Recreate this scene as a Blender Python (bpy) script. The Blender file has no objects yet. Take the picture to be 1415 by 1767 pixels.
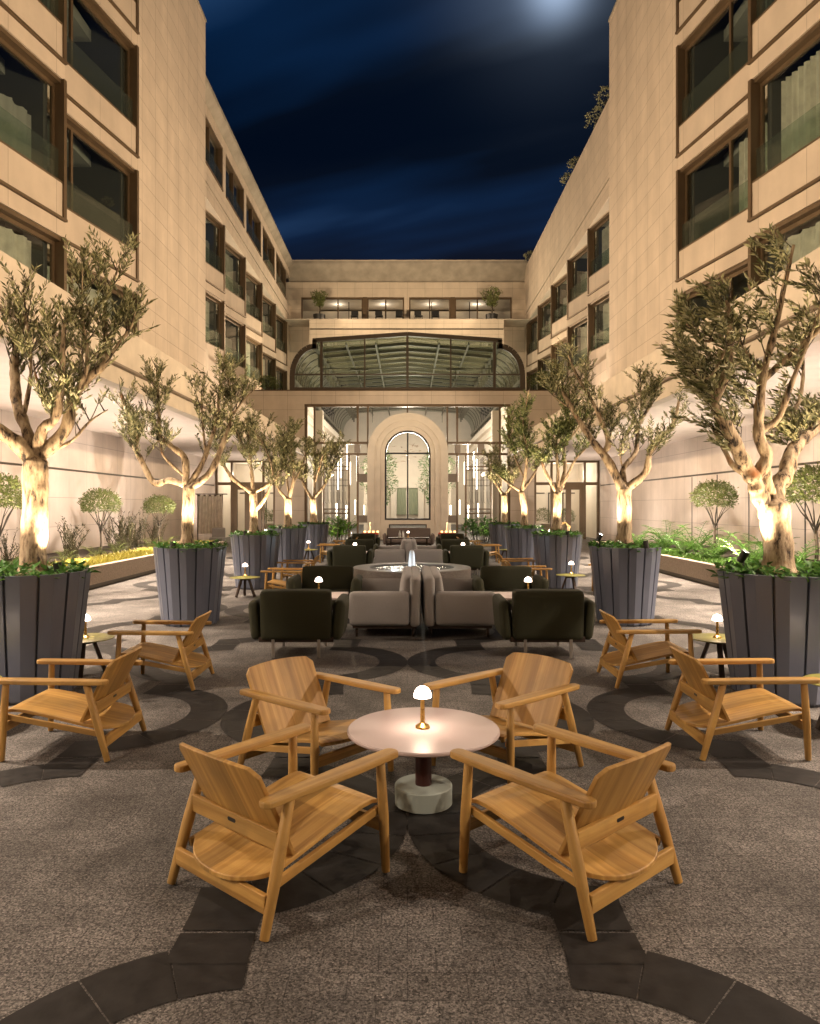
import bpy, math, random
from mathutils import Vector, Matrix, noise
R = math.radians
rnd = random.Random(7)
S = bpy.context.scene
COL = S.collection

# ------------------------------------------------------------------ camera
cam_d = bpy.data.cameras.new("camera")
cam = bpy.data.objects.new("camera", cam_d)
COL.objects.link(cam)
cam.location = (0, 0, 1.67)
cam.rotation_euler = (R(90), 0, 0)
cam_d.sensor_fit = 'VERTICAL'
cam_d.sensor_height = 36.0
cam_d.sensor_width = 36.0
FPX = 1259.0
cam_d.lens = FPX / 1767.0 * 36.0
cam_d.shift_x = (707.5 - 703.0) / 1767.0
cam_d.shift_y = (873.0 - 883.5) / 1767.0
cam_d.clip_start = 0.05
cam_d.clip_end = 800
S.camera = cam

# ------------------------------------------------------------------ colour management / render
S.view_settings.view_transform = 'Standard'
S.view_settings.look = 'None'
S.view_settings.gamma = 1.0
S.view_settings.use_curve_mapping = False
S.view_settings.exposure = 0.0
try:
    S.cycles.use_denoising = True
    S.cycles.denoiser = 'OPENIMAGEDENOISE'
    S.cycles.max_bounces = 8
    S.cycles.diffuse_bounces = 4
    S.cycles.glossy_bounces = 4
    S.cycles.transmission_bounces = 6
    S.cycles.transparent_max_bounces = 24
    S.cycles.caustics_reflective = False
    S.cycles.caustics_refractive = False
    S.cycles.sample_clamp_indirect = 6.0
except Exception:
    pass

# ------------------------------------------------------------------ world: clouded night sky with the moon behind cloud
MOON = Vector((0.205, 1.0, 0.715)).normalized()
W = bpy.data.worlds.new("World")
S.world = W
W.use_nodes = True
def build_world():
    nt = W.node_tree
    N, L = nt.nodes, nt.links
    for n in list(N): N.remove(n)
    out = N.new('ShaderNodeOutputWorld'); bg = N.new('ShaderNodeBackground')
    L.new(bg.outputs[0], out.inputs[0])
    tc = N.new('ShaderNodeTexCoord')
    nrm = N.new('ShaderNodeVectorMath'); nrm.operation = 'NORMALIZE'
    L.new(tc.outputs['Generated'], nrm.inputs[0])
    sep = N.new('ShaderNodeSeparateXYZ'); L.new(nrm.outputs[0], sep.inputs[0])
    def math_(op, a, b=None, clamp=False):
        m = N.new('ShaderNodeMath'); m.operation = op; m.use_clamp = clamp
        for i, v in enumerate((a, b)):
            if v is None: continue
            if isinstance(v, (int, float)): m.inputs[i].default_value = v
            else: L.new(v, m.inputs[i])
        return m.outputs[0]
    z = math_('MAXIMUM', sep.outputs[2], 0.06)
    u = math_('DIVIDE', sep.outputs[0], z); v = math_('DIVIDE', sep.outputs[1], z)
    ca, sa = math.cos(R(-32)), math.sin(R(-32))
    a = math_('ADD', math_('MULTIPLY', u, ca), math_('MULTIPLY', v, sa))
    b = math_('ADD', math_('MULTIPLY', u, -sa), math_('MULTIPLY', v, ca))
    cmb = N.new('ShaderNodeCombineXYZ')
    L.new(math_('MULTIPLY', a, 0.42), cmb.inputs[0]); L.new(math_('MULTIPLY', b, 1.25), cmb.inputs[1])
    cmb.inputs[2].default_value = 3.7
    nz = N.new('ShaderNodeTexNoise'); nz.inputs['Scale'].default_value = 1.35
    nz.inputs['Detail'].default_value = 3.5; nz.inputs['Roughness'].default_value = 0.5
    L.new(cmb.outputs[0], nz.inputs['Vector'])
    cr = N.new('ShaderNodeValToRGB'); L.new(nz.outputs[0], cr.inputs[0])
    e = cr.color_ramp.elements
    e[0].position = 0.44; e[0].color = (0.0004, 0.0030, 0.0105, 1)
    e[1].position = 0.78; e[1].color = (0.017, 0.058, 0.155, 1)
    m1 = e.new(0.60); m1.color = (0.0010, 0.0135, 0.049, 1)
    # purple-grey towards the horizon (town light in the low cloud)
    hz = N.new('ShaderNodeMapRange'); hz.inputs[1].default_value = 0.10; hz.inputs[2].default_value = 0.43
    hz.inputs[3].default_value = 0.97; hz.inputs[4].default_value = 0.0
    L.new(sep.outputs[2], hz.inputs[0])
    mx = N.new('ShaderNodeMixRGB'); mx.inputs[2].default_value = (0.0125, 0.0145, 0.029, 1)
    L.new(hz.outputs[0], mx.inputs[0]); L.new(cr.outputs[0], mx.inputs[1])
    # moon glow in cloud
    dt = N.new('ShaderNodeVectorMath'); dt.operation = 'DOT_PRODUCT'
    dt.inputs[1].default_value = MOON; L.new(nrm.outputs[0], dt.inputs[0])
    dpos = math_('MAXIMUM', dt.outputs['Value'], 0.0)
    g1 = math_('POWER', dpos, 2200.0); g2 = math_('POWER', dpos, 240.0); g3 = math_('POWER', dpos, 10.0)
    cl = N.new('ShaderNodeMapRange'); cl.inputs[1].default_value = 0.35; cl.inputs[2].default_value = 0.72
    cl.inputs[3].default_value = 0.25; cl.inputs[4].default_value = 1.2
    L.new(nz.outputs[0], cl.inputs[0])
    tot = math_('ADD', math_('MULTIPLY', g1, 0.55), math_('ADD', math_('MULTIPLY', math_('MULTIPLY', g2, cl.outputs[0]), 0.17),
                math_('MULTIPLY', math_('MULTIPLY', g3, cl.outputs[0]), 0.006)))
    gl = N.new('ShaderNodeMixRGB'); gl.blend_type = 'MULTIPLY'; gl.inputs[0].default_value = 1
    gl.inputs[1].default_value = (0.66, 0.85, 1.15, 1); L.new(tot, gl.inputs[2])
    ad = N.new('ShaderNodeMixRGB'); ad.blend_type = 'ADD'; ad.inputs[0].default_value = 1
    L.new(mx.outputs[0], ad.inputs[1]); L.new(gl.outputs[0], ad.inputs[2])
    L.new(ad.outputs[0], bg.inputs[0]); bg.inputs[1].default_value = 0.9
build_world()

# the moon itself: one weak, cool sun lamp
sun_d = bpy.data.lights.new("moon", 'SUN'); sun_d.energy = 0.03; sun_d.angle = R(2.0); sun_d.color = (0.7, 0.85, 1.0)
sun = bpy.data.objects.new("moon", sun_d); COL.objects.link(sun)
sun.rotation_euler = (-MOON).to_track_quat('-Z', 'Y').to_euler()

# strengths of the lamps of the place (tuned together)
P_FLOOD = 2500.0     # terrace floods on the opposite facades
P_WASH = 620.0       # wall washers in the planting beds
P_UP = 290.0         # tree uplights in the planters
P_DOWN = 950.0      # down lights under the terrace edge
P_IN = 440.0        # pavilion interior
P_LAMP = 9.0        # table lamps
WARM = (1.0, 0.74, 0.47)
WARM2 = (1.0, 0.785, 0.60)
WASHC = (1.0, 0.86, 0.735)
WARM3 = (1.0, 0.87, 0.71)

def lamp(name, kind, loc, power, color=WARM, target=None, angle=100, blend=0.6, radius=0.05, parent=None):
    d = bpy.data.lights.new(name, kind)
    d.energy = power; d.color = color
    d.shadow_soft_size = radius
    o = bpy.data.objects.new(name, d); COL.objects.link(o)
    if kind == 'SPOT':
        d.spot_size = R(angle); d.spot_blend = blend
    o.location = loc
    if target is not None:
        o.rotation_euler = (Vector(target) - Vector(loc)).to_track_quat('-Z', 'Y').to_euler()
    if parent is not None:
        o.parent = parent
    return o

# ------------------------------------------------------------------ materials
def new_mat(name):
    m = bpy.data.materials.new(name); m.use_nodes = True
    nt = m.node_tree
    return m, nt, nt.nodes, nt.links, nt.nodes['Principled BSDF']

def plain(name, col, rough=0.5, metal=0.0, spec=0.5, noise=0.0, nscale=20.0, bump=0.0, emit=None, estr=0.0, var=0.0):
    m, nt, N, L, B = new_mat(name)
    B.inputs['Base Color'].default_value = (*col, 1)
    B.inputs['Roughness'].default_value = rough
    B.inputs['Metallic'].default_value = metal
    B.inputs['Specular IOR Level'].default_value = spec
    if noise or bump:
        tc = N.new('ShaderNodeTexCoord')
        nz = N.new('ShaderNodeTexNoise'); nz.inputs['Scale'].default_value = nscale
        nz.inputs['Detail'].default_value = 6; L.new(tc.outputs['Object'], nz.inputs['Vector'])
        if noise:
            mr = N.new('ShaderNodeMapRange'); mr.inputs[1].default_value = 0.3; mr.inputs[2].default_value = 0.7
            mr.inputs[3].default_value = 1 - noise; mr.inputs[4].default_value = 1 + noise
            L.new(nz.outputs[0], mr.inputs[0])
            mx = N.new('ShaderNodeMixRGB'); mx.blend_type = 'MULTIPLY'; mx.inputs[0].default_value = 1
            mx.inputs[1].default_value = (*col, 1); L.new(mr.outputs[0], mx.inputs[2])
            L.new(mx.outputs[0], B.inputs['Base Color'])
            mr2 = N.new('ShaderNodeMapRange'); mr2.inputs[3].default_value = max(0.02, rough - 0.1); mr2.inputs[4].default_value = min(1, rough + 0.1)
            L.new(nz.outputs[0], mr2.inputs[0]); L.new(mr2.outputs[0], B.inputs['Roughness'])
        if bump:
            bp = N.new('ShaderNodeBump'); bp.inputs['Strength'].default_value = bump; bp.inputs['Distance'].default_value = 0.01
            L.new(nz.outputs[0], bp.inputs['Height']); L.new(bp.outputs[0], B.inputs['Normal'])
    if emit:
        B.inputs['Emission Color'].default_value = (*emit, 1); B.inputs['Emission Strength'].default_value = estr
    return m

def stone(name, col, pw, ph, axis='y', mortar=0.008, joint=0.55, off=0.0, rough=0.75, zoff=0.0):
    """stone cladding panels pw x ph metres, stacked joints, faint mottling and weather streaks"""
    m, nt, N, L, B = new_mat(name)
    tc = N.new('ShaderNodeTexCoord'); sp = N.new('ShaderNodeSeparateXYZ'); L.new(tc.outputs['Object'], sp.inputs[0])
    cb = N.new('ShaderNodeCombineXYZ')
    if axis == 'y': L.new(sp.outputs[1], cb.inputs[0])
    else: L.new(sp.outputs[0], cb.inputs[0])
    ad = N.new('ShaderNodeMath'); ad.operation = 'ADD'; ad.inputs[1].default_value = zoff
    L.new(sp.outputs[2], ad.inputs[0]); L.new(ad.outputs[0], cb.inputs[1])
    bt = N.new('ShaderNodeTexBrick'); bt.offset = off; bt.squash = 1
    bt.inputs['Scale'].default_value = 1.0; bt.inputs['Mortar Size'].default_value = mortar
    bt.inputs['Mortar Smooth'].default_value = 0.1; bt.inputs['Bias'].default_value = 0
    bt.inputs['Brick Width'].default_value = pw; bt.inputs['Row Height'].default_value = ph
    c2 = tuple(c * 0.94 for c in col)
    bt.inputs['Color1'].default_value = (*col, 1); bt.inputs['Color2'].default_value = (*c2, 1)
    bt.inputs['Mortar'].default_value = (*[c * joint for c in col], 1)
    L.new(cb.outputs[0], bt.inputs['Vector'])
    n1 = N.new('ShaderNodeTexNoise'); n1.inputs['Scale'].default_value = 1.1; n1.inputs['Detail'].default_value = 9
    n1.inputs['Roughness'].default_value = 0.62
    L.new(tc.outputs['Object'], n1.inputs['Vector'])
    mp = N.new('ShaderNodeMapping'); mp.inputs['Scale'].default_value = (1.1, 1.1, 0.25); L.new(tc.outputs['Object'], mp.inputs[0])
    n2 = N.new('ShaderNodeTexNoise'); n2.inputs['Scale'].default_value = 1.4; n2.inputs['Detail'].default_value = 5
    L.new(mp.outputs[0], n2.inputs['Vector'])
    mm = N.new('ShaderNodeMath'); mm.operation = 'MULTIPLY'; L.new(n1.outputs[0], mm.inputs[0]); L.new(n2.outputs[0], mm.inputs[1])
    mr = N.new('ShaderNodeMapRange'); mr.inputs[1].default_value = 0.12; mr.inputs[2].default_value = 0.40
    mr.inputs[3].default_value = 0.84; mr.inputs[4].default_value = 1.07; L.new(mm.outputs[0], mr.inputs[0])
    mx = N.new('ShaderNodeMixRGB'); mx.blend_type = 'MULTIPLY'; mx.inputs[0].default_value = 1
    L.new(bt.outputs[0], mx.inputs[1]); L.new(mr.outputs[0], mx.inputs[2]); L.new(mx.outputs[0], B.inputs['Base Color'])
    B.inputs['Roughness'].default_value = rough
    bp = N.new('ShaderNodeBump'); bp.inputs['Strength'].default_value = 0.5; bp.inputs['Distance'].default_value = 0.008; bp.invert = True
    L.new(bt.outputs['Fac'], bp.inputs['Height']); L.new(bp.outputs[0], B.inputs['Normal'])
    return m

def wood(name, axis):
    m, nt, N, L, B = new_mat(name)
    tc = N.new('ShaderNodeTexCoord')
    oi = N.new('ShaderNodeObjectInfo')
    addv = N.new('ShaderNodeVectorMath'); addv.operation = 'ADD'
    sc = N.new('ShaderNodeVectorMath'); sc.operation = 'SCALE'; sc.inputs['Scale'].default_value = 7.0
    cx = N.new('ShaderNodeCombineXYZ')
    for i in range(3): L.new(oi.outputs['Random'], cx.inputs[i])
    L.new(cx.outputs[0], sc.inputs[0])
    L.new(tc.outputs['Object'], addv.inputs[0]); L.new(sc.outputs[0], addv.inputs[1])
    s = {'x': (1.6, 6, 34), 'y': (34, 1.3, 5), 'z': (34, 2.2, 1.3)}[axis]
    mp = N.new('ShaderNodeMapping'); mp.inputs['Scale'].default_value = s; L.new(addv.outputs[0], mp.inputs[0])
    n1 = N.new('ShaderNodeTexNoise'); n1.inputs['Scale'].default_value = 1.0; n1.inputs['Detail'].default_value = 6
    n1.inputs['Distortion'].default_value = 0.35
    L.new(mp.outputs[0], n1.inputs['Vector'])
    cr = N.new('ShaderNodeValToRGB'); L.new(n1.outputs[0], cr.inputs[0])
    e = cr.color_ramp.elements
    e[0].position = 0.28; e[0].color = (0.33, 0.175, 0.044, 1)
    e[1].position = 0.72; e[1].color = (0.58, 0.365, 0.112, 1)
    x = e.new(0.5); x.color = (0.46, 0.268, 0.074, 1)
    # plank tone: strips across the width
    sp = N.new('ShaderNodeSeparateXYZ'); L.new(tc.outputs['Object'], sp.inputs[0])
    ml = N.new('ShaderNodeMath'); ml.operation = 'MULTIPLY'; ml.inputs[1].default_value = 9.0
    L.new(sp.outputs[0 if axis != 'x' else 2], ml.inputs[0])
    fl = N.new('ShaderNodeMath'); fl.operation = 'FLOOR'; L.new(ml.outputs[0], fl.inputs[0])
    a2 = N.new('ShaderNodeMath'); a2.operation = 'ADD'; L.new(fl.outputs[0], a2.inputs[0]); L.new(oi.outputs['Random'], a2.inputs[1])
    wn = N.new('ShaderNodeTexWhiteNoise'); wn.noise_dimensions = '1D'; L.new(a2.outputs[0], wn.inputs['W'])
    mr = N.new('ShaderNodeMapRange'); mr.inputs[3].default_value = 0.72; mr.inputs[4].default_value = 1.12; L.new(wn.outputs[0], mr.inputs[0])
    mx = N.new('ShaderNodeMixRGB'); mx.blend_type = 'MULTIPLY'; mx.inputs[0].default_value = 1
    L.new(cr.outputs[0], mx.inputs[1]); L.new(mr.outputs[0], mx.inputs[2])
    # grey-brown weathering
    n3 = N.new('ShaderNodeTexNoise'); n3.inputs['Scale'].default_value = 5.0; n3.inputs['Detail'].default_value = 5
    L.new(addv.outputs[0], n3.inputs['Vector'])
    m3 = N.new('ShaderNodeMapRange'); m3.inputs[1].default_value = 0.5; m3.inputs[2].default_value = 0.75; m3.inputs[4].default_value = 0.55
    L.new(n3.outputs[0], m3.inputs[0])
    mw = N.new('ShaderNodeMixRGB'); mw.inputs[2].default_value = (0.20, 0.13, 0.045, 1)
    L.new(m3.outputs[0], mw.inputs[0]); L.new(mx.outputs[0], mw.inputs[1])
    L.new(mw.outputs[0], B.inputs['Base Color'])
    B.inputs['Roughness'].default_value = 0.48
    bp = N.new('ShaderNodeBump'); bp.inputs['Strength'].default_value = 0.25; bp.inputs['Distance'].default_value = 0.002
    L.new(n1.outputs[0], bp.inputs['Height']); L.new(bp.outputs[0], B.inputs['Normal'])
    return m

def glass(name, tint, f=1.5, rough=0.01, gain=1.0, veil=None, vk=0.0):
    m = bpy.data.materials.new(name); m.use_nodes = True
    nt = m.node_tree; N, L = nt.nodes, nt.links
    for n in list(N): N.remove(n)
    out = N.new('ShaderNodeOutputMaterial')
    tr = N.new('ShaderNodeBsdfTransparent'); tr.inputs[0].default_value = (*tint, 1)
    gl = N.new('ShaderNodeBsdfGlossy'); gl.inputs['Roughness'].default_value = rough
    fr = N.new('ShaderNodeFresnel')
    ge = N.new('ShaderNodeNewGeometry'); mi = N.new('ShaderNodeMapRange')      # same reflectance from both sides of the thin sheet
    mi.inputs[3].default_value = f; mi.inputs[4].default_value = 1.0 / f
    L.new(ge.outputs['Backfacing'], mi.inputs[0]); L.new(mi.outputs[0], fr.inputs[0])
    mu = N.new('ShaderNodeMath'); mu.operation = 'MULTIPLY'; mu.use_clamp = True; mu.inputs[1].default_value = gain
    L.new(fr.outputs[0], mu.inputs[0])
    mx = N.new('ShaderNodeMixShader'); L.new(mu.outputs[0], mx.inputs[0])
    if veil:
        df = N.new('ShaderNodeBsdfDiffuse'); df.inputs[0].default_value = (*veil, 1)
        mv = N.new('ShaderNodeMixShader'); mv.inputs[0].default_value = vk
        L.new(tr.outputs[0], mv.inputs[1]); L.new(df.outputs[0], mv.inputs[2]); tr = mv
    L.new(tr.outputs[0], mx.inputs[1]); L.new(gl.outputs[0], mx.inputs[2])
    L.new(mx.outputs[0], out.inputs[0])
    return m

def leaf_mat(name, top, under, trans=0.25, rough=0.45, var=0.35):
    m, nt, N, L, B = new_mat(name)
    tc = N.new('ShaderNodeTexCoord')
    nz = N.new('ShaderNodeTexNoise'); nz.inputs['Scale'].default_value = 9.0; nz.inputs['Detail'].default_value = 3
    L.new(tc.outputs['Object'], nz.inputs['Vector'])
    mr = N.new('ShaderNodeMapRange'); mr.inputs[1].default_value = 0.3; mr.inputs[2].default_value = 0.7
    mr.inputs[3].default_value = 1 - var; mr.inputs[4].default_value = 1 + var; L.new(nz.outputs[0], mr.inputs[0])
    ge = N.new('ShaderNodeNewGeometry')
    mx = N.new('ShaderNodeMixRGB'); mx.inputs[1].default_value = (*top, 1); mx.inputs[2].default_value = (*under, 1)
    L.new(ge.outputs['Backfacing'], mx.inputs[0])
    mm = N.new('ShaderNodeMixRGB'); mm.blend_type = 'MULTIPLY'; mm.inputs[0].default_value = 1
    L.new(mx.outputs[0], mm.inputs[1]); L.new(mr.outputs[0], mm.inputs[2])
    L.new(mm.outputs[0], B.inputs['Base Color']); B.inputs['Roughness'].default_value = rough
    tl = N.new('ShaderNodeBsdfTranslucent'); L.new(mm.outputs[0], tl.inputs[0])
    ms = N.new('ShaderNodeMixShader'); ms.inputs[0].default_value = trans
    L.new(B.outputs[0], ms.inputs[1]); L.new(tl.outputs[0], ms.inputs[2])
    out = N['Material Output']; L.new(ms.outputs[0], out.inputs[0])
    return m

def bark_mat():
    m, nt, N, L, B = new_mat("olive_bark")
    tc = N.new('ShaderNodeTexCoord')
    mp = N.new('ShaderNodeMapping'); mp.inputs['Scale'].default_value = (17, 17, 5.0); L.new(tc.outputs['Object'], mp.inputs[0])
    n1 = N.new('ShaderNodeTexNoise'); n1.inputs['Scale'].default_value = 1.2; n1.inputs['Detail'].default_value = 9; n1.inputs['Roughness'].default_value = 0.65
    L.new(mp.outputs[0], n1.inputs['Vector'])
    cr = N.new('ShaderNodeValToRGB'); L.new(n1.outputs[0], cr.inputs[0])
    e = cr.color_ramp.elements
    e[0].position = 0.38; e[0].color = (0.022, 0.014, 0.009, 1); e[1].position = 0.64; e[1].color = (0.46, 0.37, 0.245, 1)
    x = e.new(0.46); x.color = (0.25, 0.18, 0.11, 1)
    n2 = N.new('ShaderNodeTexNoise'); n2.inputs['Scale'].default_value = 3.0; n2.inputs['Detail'].default_value = 4
    L.new(tc.outputs['Object'], n2.inputs['Vector'])
    mr = N.new('ShaderNodeMapRange'); mr.inputs[1].default_value = 0.62; mr.inputs[2].default_value = 0.72; L.new(n2.outputs[0], mr.inputs[0])
    mx = N.new('ShaderNodeMixRGB'); mx.inputs[2].default_value = (0.33, 0.14, 0.05, 1)
    L.new(mr.outputs[0], mx.inputs[0]); L.new(cr.outputs[0], mx.inputs[1]); L.new(mx.outputs[0], B.inputs['Base Color'])
    B.inputs['Roughness'].default_value = 0.85
    bp = N.new('ShaderNodeBump'); bp.inputs['Strength'].default_value = 0.8; bp.inputs['Distance'].default_value = 0.02
    L.new(n1.outputs[0], bp.inputs['Height']); L.new(bp.outputs[0], B.inputs['Normal'])
    return m

def ground_mat():
    m, nt, N, L, B = new_mat("granite_setts")
    tc = N.new('ShaderNodeTexCoord')
    n1 = N.new('ShaderNodeTexNoise'); n1.inputs['Scale'].default_value = 105; n1.inputs['Detail'].default_value = 5; n1.inputs['Roughness'].default_value = 0.7
    n2 = N.new('ShaderNodeTexNoise'); n2.inputs['Scale'].default_value = 1.3; n2.inputs['Detail'].default_value = 7; n2.inputs['Roughness'].default_value = 0.65
    vo = N.new('ShaderNodeTexVoronoi'); vo.inputs['Scale'].default_value = 42
    n4 = N.new('ShaderNodeTexNoise'); n4.inputs['Scale'].default_value = 9; n4.inputs['Detail'].default_value = 4
    for n in (n1, n2, vo, n4): L.new(tc.outputs['Object'], n.inputs['Vector'])
    bt = N.new('ShaderNodeTexBrick'); bt.offset = 0.5; bt.inputs['Scale'].default_value = 1
    bt.inputs['Brick Width'].default_value = 0.21; bt.inputs['Row Height'].default_value = 0.145
    bt.inputs['Mortar Size'].default_value = 0.003; bt.inputs['Mortar Smooth'].default_value = 0.4
    bt.inputs['Color1'].default_value = (0.140, 0.133, 0.127, 1); bt.inputs['Color2'].default_value = (0.116, 0.110, 0.105, 1)
    bt.inputs['Mortar'].default_value = (0.065, 0.062, 0.060, 1)
    mpg = N.new('ShaderNodeMapping'); mpg.inputs['Rotation'].default_value = (0, 0, R(0)); L.new(tc.outputs['Object'], mpg.inputs[0])
    L.new(mpg.outputs[0], bt.inputs['Vector'])
    cr = N.new('ShaderNodeValToRGB'); L.new(n1.outputs[0], cr.inputs[0])
    e = cr.color_ramp.elements; e[0].position = 0.34; e[0].color = (0.35, 0.35, 0.35, 1); e[1].position = 0.68; e[1].color = (1.75, 1.72, 1.68, 1)
    m1 = N.new('ShaderNodeMixRGB'); m1.blend_type = 'MULTIPLY'; m1.inputs[0].default_value = 1
    L.new(bt.outputs[0], m1.inputs[1]); L.new(cr.outputs[0], m1.inputs[2])
    r2 = N.new('ShaderNodeMapRange'); r2.inputs[1].default_value = 0.32; r2.inputs[2].default_value = 0.68; r2.inputs[3].default_value = 0.38; r2.inputs[4].default_value = 1.38
    L.new(n2.outputs[0], r2.inputs[0])
    m2 = N.new('ShaderNodeMixRGB'); m2.blend_type = 'MULTIPLY'; m2.inputs[0].default_value = 1
    L.new(m1.outputs[0], m2.inputs[1]); L.new(r2.outputs[0], m2.inputs[2])
    vc = N.new('ShaderNodeTexVoronoi'); vc.inputs['Scale'].default_value = 150; L.new(tc.outputs['Object'], vc.inputs['Vector'])
    vb = N.new('ShaderNodeSeparateXYZ'); L.new(vc.outputs['Color'], vb.inputs[0])
    vr = N.new('ShaderNodeMapRange'); vr.inputs[3].default_value = 0.25; vr.inputs[4].default_value = 1.75; L.new(vb.outputs[0], vr.inputs[0])
    mv = N.new('ShaderNodeMixRGB'); mv.blend_type = 'MULTIPLY'; mv.inputs[0].default_value = 1
    L.new(m2.outputs[0], mv.inputs[1]); L.new(vr.outputs[0], mv.inputs[2]); m2 = mv
    # pale feldspar flecks, only in some places
    c3 = N.new('ShaderNodeMapRange'); c3.inputs[1].default_value = 0.20; c3.inputs[2].default_value = 0.08; L.new(vo.outputs['Distance'], c3.inputs[0])
    c4 = N.new('ShaderNodeMapRange'); c4.inputs[1].default_value = 0.55; c4.inputs[2].default_value = 0.70; L.new(n4.outputs[0], c4.inputs[0])
    mm = N.new('ShaderNodeMath'); mm.operation = 'MULTIPLY'; L.new(c3.outputs[0], mm.inputs[0]); L.new(c4.outputs[0], mm.inputs[1])
    m3 = N.new('ShaderNodeMixRGB'); m3.inputs[2].default_value = (0.52, 0.48, 0.43, 1)
    L.new(mm.outputs[0], m3.inputs[0]); L.new(m2.outputs[0], m3.inputs[1])
    L.new(m3.outputs[0], B.inputs['Base Color'])
    r3 = N.new('ShaderNodeMapRange'); r3.inputs[3].default_value = 0.45; r3.inputs[4].default_value = 0.8; L.new(n2.outputs[0], r3.inputs[0])
    L.new(r3.outputs[0], B.inputs['Roughness']); B.inputs['Specular IOR Level'].default_value = 0.28
    bp = N.new('ShaderNodeBump'); bp.inputs['Strength'].default_value = 0.5; bp.inputs['Distance'].default_value = 0.004
    L.new(n1.outputs[0], bp.inputs['Height']); L.new(bp.outputs[0], B.inputs['Normal'])
    return m

M = {}
M['ground'] = ground_mat()
M['basalt'] = plain("basalt_band", (0.018, 0.017, 0.0165), 0.6, spec=0.25, noise=0.45, nscale=14, bump=0.25)
M['stone'] = stone("limestone_facade", (0.56, 0.465, 0.37), 1.05, 0.555, 'y', joint=0.55)
M['stone_x'] = stone("limestone_front", (0.56, 0.475, 0.375), 1.2, 0.72, 'x', joint=0.55)
M['stone_bay'] = stone("limestone_bay", (0.56, 0.465, 0.37), 1.38, 9.0, 'y', joint=0.62)
M['stone_low'] = stone("limestone_ground_floor", (0.60, 0.51, 0.44), 1.15, 0.80, 'y', joint=0.6, zoff=0.5)
M['plaster'] = plain("soffit_plaster", (0.62, 0.53, 0.46), 0.85, noise=0.05, nscale=3)
M['render'] = plain("terrace_render", (0.50, 0.43, 0.345), 0.85, noise=0.13, nscale=2.2, bump=0.1)
M['concrete'] = plain("cornice_concrete", (0.30, 0.265, 0.215), 0.9, noise=0.2, nscale=1.6, bump=0.1)
M['kerb'] = plain("kerb_stone", (0.33, 0.27, 0.22), 0.8, noise=0.25, nscale=30, bump=0.2)
M['bronze'] = plain("bronze_metal", (0.13, 0.088, 0.05), 0.42, metal=0.35, noise=0.08, nscale=4)
M['bronze_dark'] = plain("dark_bronze_metal", (0.075, 0.058, 0.04), 0.45, metal=0.3)
M['steel_paint'] = plain("painted_steel", (0.17, 0.155, 0.12), 0.5, metal=0.2)
M['black'] = plain("black_metal", (0.012, 0.012, 0.012), 0.4)
M['pane'] = glass("window_pane", (0.72, 0.80, 0.77), 1.5, gain=1.7)
M['clear'] = glass("clear_glass", (0.93, 0.95, 0.93), 1.45, gain=0.7)
M['vault_glass'] = glass("vault_glass", (0.56, 0.63, 0.57), 1.5)
M['balustrade'] = glass("green_glass", (0.84, 0.90, 0.86), 1.45, gain=0.7, veil=(0.20, 0.22, 0.18), vk=0.07)
M['curtain'] = plain("curtain_cloth", (0.60, 0.54, 0.46), 0.9, noise=0.15, nscale=5)
M['blind'] = plain("window_blind", (0.32, 0.30, 0.27), 0.9)
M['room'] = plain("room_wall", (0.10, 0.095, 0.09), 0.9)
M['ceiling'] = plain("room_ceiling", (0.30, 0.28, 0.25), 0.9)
M['white_int'] = plain("interior_plaster", (0.72, 0.64, 0.54), 0.8, noise=0.04, nscale=2)
M['arch'] = plain("arch_render", (0.60, 0.545, 0.45), 0.75, noise=0.06, nscale=2.5, bump=0.05)
M['taupe'] = plain("taupe_panel", (0.26, 0.22, 0.18), 0.6)
M['wood_x'] = wood("teak_x", 'x'); M['wood_y'] = wood("teak_y", 'y'); M['wood_z'] = wood("teak_z", 'z')
M['planter'] = plain("planter_paint", (0.115, 0.132, 0.18), 0.30, metal=0.0)
M['soil'] = plain("soil", (0.03, 0.022, 0.016), 0.95, noise=0.4, nscale=40, bump=0.6)
M['olive_fab'] = plain("olive_fabric", (0.023, 0.025, 0.009), 0.85, noise=0.25, nscale=220, bump=0.2)
M['grey_fab'] = plain("taupe_fabric", (0.31, 0.302, 0.296), 0.85, noise=0.12, nscale=200, bump=0.2)
M['brown_fab'] = plain("brown_fabric", (0.13, 0.10, 0.085), 0.85, noise=0.15, nscale=200, bump=0.2)
M['silver'] = plain("brushed_aluminium", (0.55, 0.53, 0.50), 0.35, metal=0.9)
M['darkwood'] = plain("dark_wood", (0.035, 0.02, 0.013), 0.5, noise=0.2, nscale=30)
M['table_top'] = plain("pale_pink_laminate", (0.47, 0.385, 0.375), 0.42, noise=0.03, nscale=8)
M['oxblood'] = plain("oxblood_metal", (0.045, 0.010, 0.007), 0.35)
M['celadon'] = plain("celadon_base", (0.37, 0.43, 0.40), 0.6)
M['olive_top'] = plain("olive_lacquer", (0.17, 0.165, 0.035), 0.4, noise=0.06, nscale=9)
M['brass'] = plain("brass", (0.62, 0.40, 0.12), 0.28, metal=1.0, noise=0.1, nscale=40)
M['granite'] = plain("fountain_granite", (0.16, 0.145, 0.13), 0.5, noise=0.5, nscale=70, bump=0.2)
M['lampshade'] = plain("lit_glass_shade", (0.9, 0.85, 0.8), 0.4, emit=(1.0, 0.80, 0.66), estr=9.0)
M['lens'] = plain("lit_lens", (0.9, 0.9, 0.9), 0.3, emit=(1.0, 0.87, 0.68), estr=60.0)
M['tube'] = plain("lit_tube", (0.9, 0.9, 0.9), 0.3, emit=(1.0, 0.85, 0.68), estr=7.0)
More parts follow.
